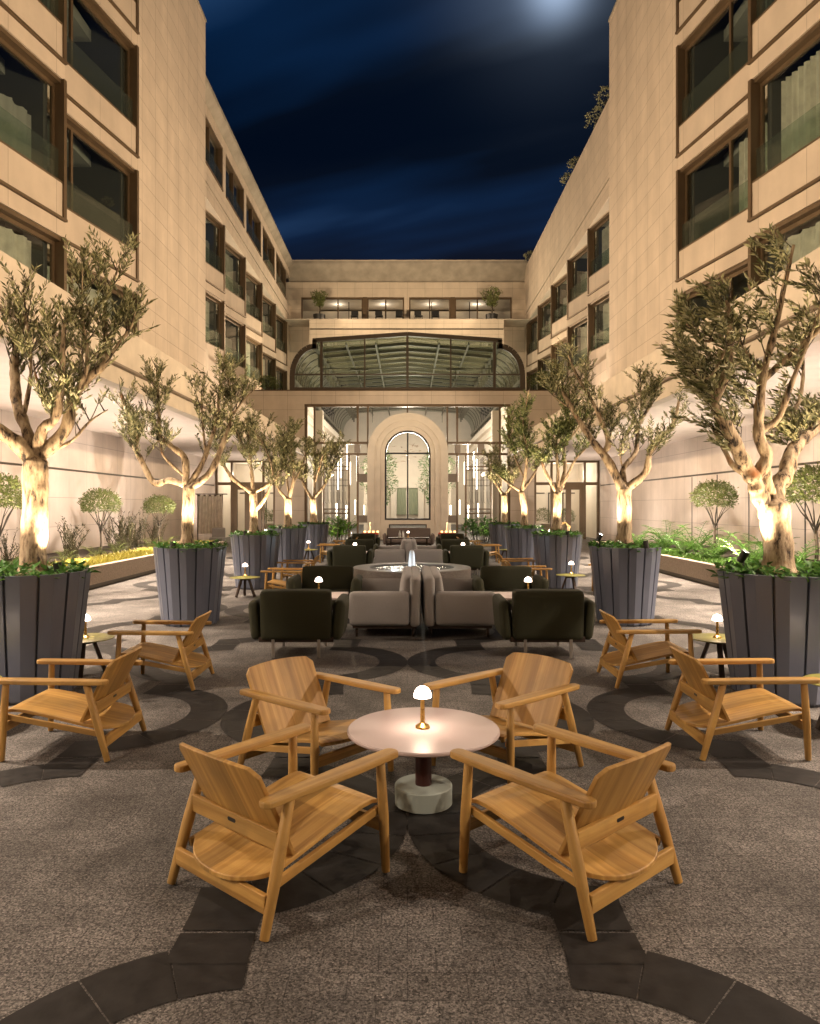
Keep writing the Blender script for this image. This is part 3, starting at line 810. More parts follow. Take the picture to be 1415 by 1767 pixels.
# ================================================================== ENTRANCE PAVILION
YP = 36.5
pv = thing('entrance_pavilion', 'tall entrance pavilion with stone arch, glass front and curved glass roof', 'building')
w = MB()
w.box(-UF, UF, YP, YP + 0.5, 6.77, 7.42)                     # stone fascia above the glass
w.box(-UF, -5.16, YP, YP + 0.5, 4.2, 6.766); w.box(5.16, UF, YP, YP + 0.5, 4.2, 6.766)
w.box(-6.62, -5.16, YP + 0.004, YP + 0.5, 0, 4.196); w.box(5.16, 6.35, YP + 0.004, YP + 0.5, 0, 4.196)
w.build('wall', M['stone_x'], pv)
t_ = MB(); t_.box(-UF - 0.02, UF + 0.02, YP - 0.05, YP + 0.55, 7.422, 7.47); t_.build('coping', M['bronze'], pv)
t_ = MB(); t_.box(-UF, -5.8, YP + 0.5, YB - 0.1, 7.1, 7.38); t_.box(5.8, UF, YP + 0.5, YB - 0.1, 7.1, 7.38); t_.build('terrace_floor', M['render'], pv)
def XP(px): return (px - 703) * YP / FPX
def ZP(py): return 1.67 + (873 - py) * YP / FPX
# steel frame of the glass front
fr = MB()
fy0, fy1 = YP + 0.10, YP + 0.24
fr.box(-5.16, 5.16, fy0 - 0.06, fy1, 6.64, 6.768)
fr.box(-5.16, -5.02, fy0, fy1, 0, 6.64); fr.box(5.02, 5.16, fy0, fy1, 0, 6.64)
for px in (542, 863): fr.box(XP(px) - 0.04, XP(px) + 0.04, fy0, fy1, 0.0, 6.64)
for px in (617, 789): fr.box(XP(px) - 0.05, XP(px) + 0.05, fy0 - 0.02, fy1, 0.0, 6.64)
for px in (634.5, 772): fr.box(XP(px) - 0.04, XP(px) + 0.04, fy0, fy1, 4.3, 6.64)
fr.box(-0.04, 0.04, fy0, fy1, 6.2, 6.64)
for a, b in ((-5.02, XP(634.5)), (XP(772), 5.02)):
    fr.box(a, b, fy0 - 0.03, fy1, ZP(766), ZP(762)); fr.box(a, b, fy0 - 0.01, fy1, ZP(785), ZP(781.5))
for sg in (-1, 1):
    a, b = sorted((sg * 4.2, sg * 2.93))
    for y0, y1 in ((806, 804), (812, 810), (879.5, 877.5), (887, 884.5)): fr.box(a, b, fy0, fy1, ZP(y0), ZP(y1))
    fr.box(sg * 2.93 - 0.045, sg * 2.93 + 0.045, fy0 + 0.01, fy1, 0, ZP(785)); fr.box(sg * 4.2 - 0.04, sg * 4.2 + 0.04, fy0 + 0.01, fy1, 0, ZP(785))
fr.build('steel_frame', M['bronze'], pv)
for sg in (-1, 1):
    for q in ((2.47, 1.99, fy0 + 0.03, fy1 - 0.02, ZP(832), ZP(817.5)), (2.47, 1.99, fy0 + 0.03, fy1 - 0.02, ZP(902), ZP(889.5)), (2.36, 2.66, fy0 - 0.03, fy1, ZP(781), ZP(766.5)), (3.52, 3.86, fy0 - 0.03, fy1, ZP(781), ZP(766.5))):
        pn = MB(); pn.box(sg * q[0], sg * q[1], *q[2:]); pn.build('metal_panel', M['taupe'], pv)
gl = MB(); gl.add([(-5.1, YP + .17, 0.02), (5.1, YP + .17, 0.02), (5.1, YP + .17, 6.7), (-5.1, YP + .17, 6.7)], [(0, 1, 2, 3)]); gl.build('pane', M['clear'], pv)
# wrought screens with scale pattern and rods in the side bays
sc_ = MB()
for sg in (-1, 1):
    y = YP + 0.27
    x0, x1 = sorted((sg * 4.15, sg * 2.98))
    def arc(cx, cz, r, a0, a1, n=8):
        return [(cx + r * math.cos(a0 + (a1 - a0) * k / n), y, cz + r * math.sin(a0 + (a1 - a0) * k / n)) for k in range(n + 1)]
    rr = 0.146
    for row in range(9):
        for k in range(5):
            cx = x0 + rr + k * 2 * rr - (rr if row % 2 else 0); cz = 0.12 + row * rr
            if cx - rr < x0 - 0.02: continue
            if cx + rr > x1 + 0.02: continue
            for q in (1.0, 0.6): sc_.tube(arc(cx, cz, rr * q, 0, math.pi), 0.008, 4, smooth=False)
    for row in range(4):
        for k in range(4):
            cx = x0 + rr + k * 2 * rr; cz = ZP(803) + row * rr
            sc_.tube(arc(cx, cz, rr, 0, math.pi), 0.008, 4, smooth=False)
    for k in range(9):
        x = x0 + (x1 - x0) * k / 8
        zt, zb = ZP(812.5), ZP(840 if k % 2 else 846)
        sc_.tube([(x, y, zt), (x, y, zb)], 0.009, 4, smooth=False)
        sc_.tube([(x, y, ZP(848)), (x, y, ZP(858 if k % 2 else 866))], 0.008, 4, smooth=False)
        if k < 8:
            xm = x + (x1 - x0) / 16
            sc_.tube([(x, y, ZP(858 if k % 2 else 866)), (xm, y, ZP(869))], 0.008, 4, smooth=False)
    for zz in (828, 838): sc_.tube([(x0, y, ZP(zz)), (x1, y, ZP(zz))], 0.012, 4, smooth=False)
sc_.build('iron_screen', M['bronze_dark'], pv)
# stone arch with stepped mouldings around the window
def arch_pts(r, zs, zb, n=28):
    P = [(r, zb)]
    for k in range(n + 1):
        t = math.pi * k / n
        P.append((r * math.cos(t), zs + r * math.sin(t)))
    P.append((-r, zb)); return P
def arch_band(mb, ro, ri, zs, zb, y0, y1, cx=0.015):
    A, B = arch_pts(ro, zs, zb), arch_pts(ri, zs, zb)
    f = lambda P, y: [(cx + u, y, v) for u, v in P]
    mb.strip(f(A, y0), f(B, y0)); mb.strip(f(B, y0), f(B, y1)); mb.strip(f(B, y1), f(A, y1)); mb.strip(f(A, y1), f(A, y0))
ZS = ZP(783)
ab = MB()
for ro, ri, y0 in ((2.0, 1.64, -0.44), (1.64, 1.54, -0.38), (1.54, 1.36, -0.41), (1.36, 1.14, -0.30)):
    arch_band(ab, ro, ri, ZS, 0.0, YP + y0, YP + 0.3)
ab.box(-1.14, 1.16, YP - 0.28, YP + 0.3, 0.0, 0.28); ab.box(-1.14, 1.16, YP - 0.281, YP + 0.3, 0.76, 0.965)
ab.box(-1.14, -0.91, YP - 0.279, YP + 0.3, 0.28, 0.76); ab.box(0.96, 1.16, YP - 0.279, YP + 0.3, 0.28, 0.76)
ab.build('arch', M['arch'], pv)
wf = MB()
arch_band(wf, 1.145, 1.06, ZS, 0.968, YP - 0.2, YP + 0.1)
wf.box(-1.05, 1.08, YP - 0.19, YP + 0.08, 0.97, 1.05); wf.box(-0.02, 0.05, YP - 0.17, YP + 0.05, 1.05, ZS + 1.06)
wf.box(-1.05, 1.08, YP - 0.165, YP + 0.05, ZS - 0.02, ZS + 0.05)
wf.box(-0.91, 0.96, YP - 0.30, YP + 0.05, 0.71, 0.759); wf.box(-0.91, 0.96, YP - 0.30, YP + 0.05, 0.282, 0.33)
wf.box(-0.91, -0.86, YP - 0.30, YP + 0.05, 0.33, 0.71); wf.box(0.91, 0.96, YP - 0.30, YP + 0.05, 0.33, 0.71)
af = wf.build('arched_window', M['black'], pv)
YI = 68.0
# --- curved glass roof: frame front, ribs going back
half = [(5.77, 7.44), (5.74, 8.45), (5.45, 9.1), (5.07, 9.5), (4.58, 9.72), (4.58, 9.96), (0.0, 10.3)]
def smooth_half():
    P = [(5.78, 7.44), (5.78, 8.2)]
    for k in range(1, 9):
        t = R(90) * k / 8
        P.append((4.58 + 1.2 * math.cos(t), 8.2 + 1.5 * math.sin(t)))
    return P
hf = smooth_half()
def portal_rib(mb, y, w, d):
    for sg in (-1, 1):
        P = [(sg * x, y, z) for x, z in hf]
        for a, b in zip(P[:-1], P[1:]): mb.beam(a, b, w, d, up=(0, 1, 0))
vf = MB()
portal_rib(vf, YP + 0.2, 0.26, 0.22)
for sg in (-1, 1):
    vf.beam((sg * 4.66, YP + 0.2, 9.55), (sg * 4.66, YP + 0.2, 10.0), 0.22, 0.22, up=(0, 1, 0))
    vf.beam((sg * 4.75, YP + 0.2, 9.98), (0, YP + 0.2, 10.30), 0.20, 0.22, up=(0, 1, 0))
vf.box(-5.9, 5.9, YP + 0.1, YP + 0.32, 7.472, 7.62); vf.box(-5.7, 5.7, YP + 0.14, YP + 0.26, 8.24, 8.31)
for px in (554, 854): vf.box(XP(px) - 0.07, XP(px) + 0.07, YP + 0.13, YP + 0.27, 7.62, 9.95)
vf.box(-0.06, 0.06, YP + 0.13, YP + 0.27, 7.62, 10.24)
for px in (629, 778): vf.box(XP(px) - 0.04, XP(px) + 0.04, YP + 0.15, YP + 0.25, 7.62, 10.05)
vf.build('roof_frame', M['bronze_dark'], pv)
vr = MB()
NR = 19
for i in range(1, NR):
    y = YP + 0.2 + i * 1.45
    portal_rib(vr, y, 0.05, 0.10)
    for sg in (-1, 1):
        vr.beam((sg * 4.6, y, 9.75), (0, y, 10.15), 0.16, 0.10, up=(0, 1, 0))
        vr.beam((sg * 4.6, y, 8.9), (sg * 4.6, y, 9.75), 0.12, 0.12, up=(0, 1, 0))
for sg in (-1, 1):
    vr.beam((sg * 4.6, YP + 0.3, 9.70), (sg * 4.6, YI - 2.3, 9.70), 0.18, 0.26)
    for xx in (1.6, 3.1): vr.beam((sg * xx, YP + 0.3, 9.86), (sg * xx, YI - 2.3, 9.86), 0.08, 0.12)
    vr.beam((sg * 5.75, YP + 0.3, 8.0), (sg * 5.75, YI - 2.3, 8.0), 0.14, 0.2)
for y in (YP + 3, YP + 7, YP + 12, YP + 18):
    vr.tube([(-4.6, y, 9.1), (4.6, y, 9.1)], 0.025, 6)
    for sg in (-1, 1): vr.tube([(sg * 2.6, y, 9.1), (sg * 2.6, y, 7.9)], 0.03, 6); vr.box(sg * 2.6 - 0.5, sg * 2.6 + 0.5, y - 0.06, y + 0.06, 9.0, 9.14)
vr.build('roof_rib', M['steel_paint'], pv)
vg = MB()
full = [(x, z) for x, z in hf] 
for sg in (-1, 1):
    A = [(sg * x, YP + 0.25, z) for x, z in hf]; B = [(sg * x, YI - 2.2, z) for x, z in hf]
    vg.strip(A, B, smooth=True)
    vg.add([(sg * 4.6, YP + 0.25, 10.0), (0, YP + 0.25, 10.32), (0, YI - 2.2, 10.32), (sg * 4.6, YI - 2.2, 10.0)], [(0, 1, 2, 3)])
    vg.add([(sg * 4.6, YP + 0.25, 9.7), (sg * 4.6, YI - 2.2, 9.7), (sg * 4.6, YI - 2.2, 10.0), (sg * 4.6, YP + 0.25, 10.0)], [(0, 1, 2, 3)])
vg.build('glass_roof', M['vault_glass'], pv)
gf = MB()
fp = [(x, z) for x, z in hf] + [(4.58, 9.96), (0, 10.26), (-4.58, 9.96)] + [(-x, z) for x, z in hf[::-1]]
gf.add([(x, YP + 0.22, z) for x, z in fp], [tuple(range(len(fp)))]); gf.build('gable_pane', M['vault_glass'], pv)
# --- inside: walls, cornices, doorway
w = MB()
w.box(-6.6, 6.6, YI - 2.2, YI - 2.0, 0, 12.0)
w.box(-5.75, -5.5, YP + 0.5, YI - 2.2, 0, 7.4); w.box(5.5, 5.75, YP + 0.5, YI - 2.2, 0, 7.4)
w.box(-5.498, -5.2, YP + 0.52, YI - 2.3, 6.7, 7.05); w.box(5.2, 5.498, YP + 0.52, YI - 2.3, 6.7, 7.05); w.box(-5.498, -5.35, YP + 0.52, YI - 2.3, 6.2, 6.4); w.box(5.35, 5.498, YP + 0.52, YI - 2.3, 6.2, 6.4)
w.box(-1.5, -0.95, YI - 2.5, YI - 2.2, 0, 3.3); w.box(0.95, 1.5, YI - 2.5, YI - 2.2, 0, 3.3); w.box(-1.7, 1.7, YI - 2.6, YI - 2.2, 3.3, 3.9)
for sg in (-1, 1): w.box(sg * 2.1, sg * 2.6, YP + 7, YP + 7.5, 0, 4.2); w.box(sg * 4.3, sg * 4.75, YP + 0.45, YP + 0.95, 0, 6.5)
w.build('interior_wall', M['white_int'], pv)
for sg in (-1, 1):
    for k in range(6):
        nw = MB(); y = YP + 3.2 + k * 4.3; nw.box(sg * 5.46, sg * 5.499, y, y + 2.2, 0.1, 5.2); nw.build('niche', M['taupe'], pv)
ct = MB()
for sg in (-1, 1):
    A = []; B = []
    for k in range(25):
        x = sg * (0.12 + 0.8 * k / 24); yy = YI - 2.62 + 0.04 * math.sin(k * 1.7)
        A.append((x + sg * 0.25 * math.sin(k / 24 * 3), yy, 0.9)); B.append((x, yy, 3.25))
    ct.strip(A, B, smooth=True)
ct.build('curtain', plain('sage_curtain', (0.26, 0.28, 0.19), 0.9), pv)
for sg in (-1, 1):
    tb = MB()
    for k, (x, y, z0, z1) in enumerate(((3.2, 2.2, 3.6, 5.0), (3.6, 3.0, 3.2, 4.6), (2.75, 3.4, 3.0, 4.4), (3.9, 4.6, 2.6, 4.3), (3.3, 5.6, 2.9, 4.2), (3.7, 1.6, 1.1, 1.8), (3.2, 1.8, 1.0, 1.7), (2.3, 2.4, 1.2, 1.7), (2.9, 4.0, 1.2, 2.0))):
        tb.tube([(sg * x, YP + y, z0), (sg * x, YP + y, z1)], 0.03, 8)
    tb.build('pendant_light', M['tube'], pv)
hg = MB()
for k in range(26):
    a = rnd.uniform(0, 6.28); r = rnd.uniform(0, 1.2)
    hg.leaf(Vector((r * math.cos(a), YP + 3 + r * math.sin(a), ZP(rnd.uniform(758, 792)))), Vector((rnd.uniform(-1, 1), rnd.uniform(-1, 1), rnd.uniform(-.3, .3))).normalized(), Vector((0, 0, 1)), 0.34, 0.1)
hg.build('hanging_ornament', plain('amber_ornament', (0.35, 0.15, 0.04), 0.35), pv)
for p, pw in (((0, YP + 5, 5.0), 1.1), ((-3.2, YP + 3, 4.6), 0.8), ((3.2, YP + 3, 4.6), 0.8), ((0, YP + 11, 5.0), 1.3), ((-3.2, YP + 10, 4.0), 0.9), ((3.2, YP + 10, 4.0), 0.9), ((0, YP + 18, 5.5), 1.5), ((0, YP + 25, 4.5), 1.5), ((-3.2, YP + 1.3, 1.8), 0.4), ((3.2, YP + 1.3, 1.8), 0.4)):
    lamp('pavilion_light', 'POINT', p, P_IN * pw, WARM3, radius=0.25)
# --- glazed corridor doors left and right of the pavilion
for sg in (-1, 1):
    f = MB(); y0, y1 = YP + 0.02, YP + 0.16
    xi = 6.62 if sg < 0 else 6.35
    a, b = sorted((sg * 9.6, sg * xi))
    f.box(a, b, y0, y1, 3.84, 3.945); f.box(a, b, y0, y1, ZP(837), ZP(832))
    for x in (a + 0.05, b - 0.05, a + (b - a) * 0.27, a + (b - a) * (0.78 if sg > 0 else 0.80)): f.box(x - 0.05, x + 0.05, y0 - 0.01, y1, 0, 3.84)
    d0, d1 = a + (b - a) * 0.29, a + (b - a) * 0.77
    f.box(d0, d0 + 0.22, y0 + 0.02, y1 - 0.02, 0.05, ZP(837)); f.box(d1 - 0.22, d1, y0 + 0.02, y1 - 0.02, 0.05, ZP(837))
    f.box((d0 + d1) / 2 - 0.13, (d0 + d1) / 2 + 0.13, y0 + 0.02, y1 - 0.02, 0.05, ZP(837)); f.box(d0 + .22, d1 - .22, y0 + 0.025, y1 - 0.025, ZP(845), ZP(837)); f.box(d0 + .22, d1 - .22, y0 + 0.025, y1 - 0.025, 0.05, 0.3)
    dr = f.build('door', M['bronze'], pv)
    p = MB(); p.add([(a, YP + .09, 0.02), (b, YP + .09, 0.02), (b, YP + .09, 3.9), (a, YP + .09, 3.9)], [(0, 1, 2, 3)]); p.build('pane', M['clear'], dr)
    iw = MB(); iw.box(sg * 6.31, sg * 9.9, YP + 4.5, YP + 4.7, 0, 4.3); iw.box(sg * 9.62, sg * 9.9, YP + 0.2, YP + 4.5, 0, 4.3); iw.box(sg * 6.31, sg * 9.6, YP + 0.2, YP + 4.5, 3.97, 4.15)
    iw.build('corridor_wall', M['white_int'], pv)
    ph = MB()
    for x in (7.0, 7.9, 8.7): ph.box(sg * x, sg * (x + 0.06), YP + 4.44, YP + 4.48, 0.6, 2.4); ph.box(sg * x, sg * (x + .7), YP + 4.44, YP + 4.48, 2.36, 2.42)
    ph.build('wall_frame', M['bronze_dark'], pv)
    lamp('corridor_light', 'POINT', (sg * 8.0, YP + 2.2, 3.3), 190, WARM3, radius=0.15)

# ================================================================== PLANTING BEDS
for s in (-1, 1):
    side = 'left' if s < 0 else 'right'
    k = thing('planting_bed', ('low stone planting bed of yellow grass and reeds along the left wall' if s < 0 else 'low stone planting bed of bright green ferns along the right wall'), 'planting bed', (0, 0, 0), 0, 'beds along the ground floor walls')
    m_ = MB(); m_.box(s * 6.26, s * 6.42, -14, 25.0, 0.10, 0.46); m_.box(s * 6.42, s * 9.59, 24.84, 25.0, 0.10, 0.46); m_.build('kerb', M['kerb'], k, bevel=0.008)
    m_ = MB(); m_.box(s * 6.33, s * 6.45, -14, 24.95, 0.0, 0.10); m_.build('plinth', M['bronze_dark'], k)
    m_ = MB(); m_.box(s * 6.43, s * 9.59, -14, 24.84, 0.02, 0.40); m_.build('soil', M['soil'], k)

def blades(mb, n, x0, x1, y0, y1, z, h0, h1, w, lean=0.5, r=rnd):
    for _ in range(n):
        x = r.uniform(x0, x1); y = r.uniform(y0, y1); a = r.uniform(0, 6.28)
        d = Vector((math.cos(a) * lean, math.sin(a) * lean, 1)).normalized()
        mb.leaf(Vector((x, y, z)), d, Vector((math.sin(a), math.cos(a), 0.2)), r.uniform(h0, h1), w)
gm = MB(); blades(gm, 7000, -7.35, -6.45, 8, 24.5, 0.39, 0.10, 0.24, 0.018, 0.9)
tag(gm.build('grass', M['yellow_grass']), 'short yellow grass along the kerb of the left bed', 'grass', kind='stuff')
gm = MB(); blades(gm, 5000, 6.45, 7.3, 8, 24.5, 0.39, 0.08, 0.2, 0.02, 0.9)
tag(gm.build('grass', M['fern_leaf']), 'short green ground cover along the kerb of the right bed', 'grass', kind='stuff')

def fern(seed, n=16, ln=0.7, up=0.9):
    r = random.Random(seed); mb = MB()
    for i in range(n):
        a = 6.28 * i / n + r.uniform(-.3, .3); L_ = ln * r.uniform(0.7, 1.15); u0 = up * r.uniform(0.7, 1.3)
        pts = []
        for k in range(11):
            t = k / 10
            rad = L_ * (0.75 * t); z = L_ * (u0 * t - 0.75 * t * t)
            pts.append(Vector((math.cos(a) * rad, math.sin(a) * rad, z)))
        mb.tube(pts, [0.006] * 10 + [0.002], 3, cap=False)
        for k in range(1, 10):
            d = (pts[k + 1] - pts[k - 1]).normalized(); sd = d.cross(Vector((0, 0, 1))).normalized()
            for q in (-1, 1):
                mb.leaf(pts[k], (sd * q + d * 0.5).normalized(), Vector((0, 0, 1)), L_ * 0.22 * (1 - 0.75 * k / 10) + 0.02, 0.035)
    return mb
def fronds(seed, n=12, h=0.7):
    """upright dark stems with short leaves"""
    r = random.Random(seed); mb = MB()
    for i in range(n):
        a = r.uniform(0, 6.28); sp = r.uniform(0.05, 0.45); hh = h * r.uniform(0.5, 1.1)
        b = Vector((r.uniform(-.15, .15), r.uniform(-.15, .15), 0)); pts = []
        for k in range(8):
            t = k / 7
            pts.append(b + Vector((math.cos(a) * sp * t ** 1.6, math.sin(a) * sp * t ** 1.6, hh * t)))
        mb.tube(pts, [0.007] * 7 + [0.002], 3, cap=False)
        for k in range(1, 8):
            for _ in range(4):
                q = r.uniform(0, 6.28)
                mb.leaf(pts[k] + Vector((0, 0, r.uniform(-.04, .04))), Vector((math.cos(q), math.sin(q), 0.9)).normalized(), Vector((0, 0, 1)), r.uniform(.05, .1), 0.02)
    return mb
fl_lab = {-1: 'dark upright reed clump against the left wall', 1: 'bright green fern arching in the right bed'}
protos = {}
def put_plant(kind, mbf, mat, name, label, cat, group, loc, sc):
    if kind not in protos:
        o = mbf().build(name, mat); protos[kind] = o
    else:
        o = protos[kind].copy(); COL.objects.link(o)
    o.location = loc; o.rotation_euler = (0, 0, rnd.uniform(0, 6.28)); o.scale = (sc, sc, sc)
    tag(o, label, cat, group)
    return o
# left: reeds and dark stems
ordw = ['first', 'second', 'third', 'fourth', 'fifth', 'sixth', 'seventh', 'eighth', 'ninth', 'tenth', 'eleventh', 'twelfth', 'thirteenth', 'fourteenth']
for i, (x, y, sc) in enumerate(((-8.0, 17.3, 1.0), (-8.6, 18.6, 1.15), (-7.9, 20.4, 1.1), (-8.5, 21.2, 1.35), (-8.2, 22.4, 1.25), (-8.9, 23.4, 1.3), (-8.3, 24.2, 1.2), (-8.8, 16.2, 0.9))):
    put_plant('reed', lambda: fronds(5, 16, 0.85), M['dry_leaf'], 'reed_clump', 'dark reed clump against the left wall, %s in its row from the near end' % ordw[[5 and 0 for _ in (0,)][0] + sorted(range(8), key=lambda q: (17.3, 18.6, 20.4, 21.2, 22.4, 23.4, 24.2, 16.2)[q]).index(i)], 'plant', 'reeds in the left bed', (x, y, 0.39), sc)
for i, (x, y, sc) in enumerate(((-8.2, 15.0, 0.75), (-7.7, 16.4, 0.8), (-7.7, 18.0, 0.8), (-7.8, 19.5, 0.85), (-7.6, 21.6, 0.9), (-7.7, 23.2, 0.9))):
    put_plant('fern_dark', lambda: fern(9, 14, 0.7, 1.1), M['bush_leaf'], 'fern', 'dark green fern behind the yellow grass, %s from the near end' % ordw[i], 'fern', 'ferns in the left bed', (x, y, 0.39), sc)
for i, (x, y, sc) in enumerate(((7.0, 13.2, 0.8), (7.5, 14.2, 1.1), (7.1, 15.3, 1.0), (7.7, 16.2, 1.25), (7.0, 16.9, 0.95), (7.6, 17.9, 1.25), (7.1, 18.8, 1.0), (7.9, 20.0, 1.45), (7.4, 21.0, 1.3), (7.9, 22.2, 1.45), (7.3, 23.2, 1.1), (8.6, 17.2, 1.3))):
    put_plant('fern_bright', lambda: fern(11, 18, 0.72, 1.15), M['fern_leaf'], 'fern', ('bright green fern in the right bed, %s along the kerb' % ordw[i]) if i < 11 else 'bright green fern against the right wall behind the ferns on the kerb', 'fern', 'ferns in the right bed', (x, y, 0.39), sc)

def ball_bush(seed, rx=0.46, rz=0.35, zc=1.36, stem=0.72, nleaf=2600):
    r = random.Random(seed)
    st = MB()
    st.tube([(0, 0, 0), (0.02, 0.01, stem * 0.5), (0, 0, stem)], [0.035, 0.028, 0.026], 7)
    for i in range(9):
        a = 6.28 * i / 9 + r.uniform(-.2, .2); q = r.uniform(0.45, 0.95) * rx
        st.tube([(0, 0, stem - r.uniform(0, .15)), (math.cos(a) * q * .5, math.sin(a) * q * .5, stem + (zc - rz * .5 - stem) * .55), (math.cos(a) * q, math.sin(a) * q, zc + r.uniform(-.25, .1))], [0.014, 0.01, 0.004], 4)
    cr = MB()
    for _ in range(nleaf):
        u = r.uniform(-0.62, 1.0); a = r.uniform(0, 6.28); q = math.sqrt(max(0, 1 - u * u))
        k = r.uniform(0.80, 1.05) if r.random() < 0.85 else r.uniform(0.4, 0.8)
        k *= 1 + 0.07 * math.sin(a * 5 + u * 7 + seed) + 0.05 * math.sin(a * 11 - u * 9)
        n = Vector((q * math.cos(a), q * math.sin(a), u))
        p = Vector((n.x * rx * k, n.y * rx * k, zc + n.z * rz * k))
        d = (n + Vector((r.uniform(-1, 1), r.uniform(-1, 1), r.uniform(-.6, 1.0))) * 0.9).normalized()
        cr.leaf(p, d, n, r.uniform(0.04, 0.075), 0.028)
    return st, cr
bl = [(-7.9, 14.1, 'clipped round bush on a stem cut by the left picture edge behind the big planter', 1.1),
      (-7.95, 18.9, 'clipped round bush on a single bare stem in the left bed', 1.0),
      (-8.0, 23.5, 'smaller clipped round bush with forked stem beside the second left planter', 1.0),
      (8.0, 19.0, 'clipped round bush with fan of bare branches above the right ferns', 1.12),
      (8.0, 14.3, 'large clipped bush on forked stems at the right picture edge', 1.2)]
for i, (x, y, lb, sc) in enumerate(bl):
    t = thing('topiary_bush', lb, 'bush', (x, y, 0.38), rnd.uniform(0, 360), 'clipped bushes in the beds')
    st, cr = ball_bush(20 + i); st.build('stem', M['twig'], t); cr.build('crown', M['bush_leaf'], t)
    t.scale = (sc, sc, sc if i != 2 else 0.94)

# ================================================================== PLANTERS, TREES, UPLIGHTS
def planter_mesh(rt, rbm, h, n=13):
    mb = MB()
    def ring(rr, z):
        P = []
        for i in range(n):
            a0 = 2 * math.pi * i / n; w = 2 * math.pi / n
            for t, q in ((0.0, 0.93), (0.07, 0.93), (0.085, 1.0), (0.50, 1.035), (0.53, 1.03), (0.985, 1.0)):
                a = a0 + w * t; P.append((rr * q * math.cos(a), rr * q * math.sin(a), z))
        return P
    A, B = ring(rbm, 0.03), ring(rt, h)
    mb.strip(A, B, closed=True)
    C = [(x * 0.90, y * 0.90, h) for x, y, z in B]; D = [(x * 0.89, y * 0.89, h - 0.12) for x, y, z in B]
    mb.strip(B, C, closed=True); mb.strip(C, D, closed=True)
    E = [(x * 0.93, y * 0.93, 0.0) for x, y, z in A]; F = [(x * 0.93, y * 0.93, 0.03) for x, y, z in A]
    mb.strip(E, F, closed=True); mb.strip(F, A, closed=True)
    return mb
RT, RBm, PH = 0.49, 0.385, 1.09
psmall = planter_mesh(RT, RBm, PH); 
def soil_mesh(r, z):
    m = MB(); m.lathe([(r, z - 0.02), (r, z), (r * 0.5, z + 0.02), (0.001, z + 0.03)], 24, capt=False); return m
def cover_mesh(seed, r, z, n=420):
    q = random.Random(seed); mb = MB()
    for _ in range(n):
        a = q.uniform(0, 6.28); rr = r * math.sqrt(q.random()); zz = z + q.uniform(0.0, 0.13) * (1.15 - 0.5 * rr / r)
        if q.random() < 0.35: rr = r * q.uniform(0.9, 1.08); zz = z + q.uniform(0.02, 0.10)
        b = q.uniform(0, 6.28)
        d = Vector((math.cos(b), math.sin(b), q.uniform(-0.15, 0.9))).normalized()
        mb.leaf(Vector((rr * math.cos(a), rr * math.sin(a), zz)), d, Vector((q.uniform(-.4, .4), q.uniform(-.4, .4), 1)), q.uniform(0.07, 0.13), q.uniform(0.04, 0.065))
    return mb

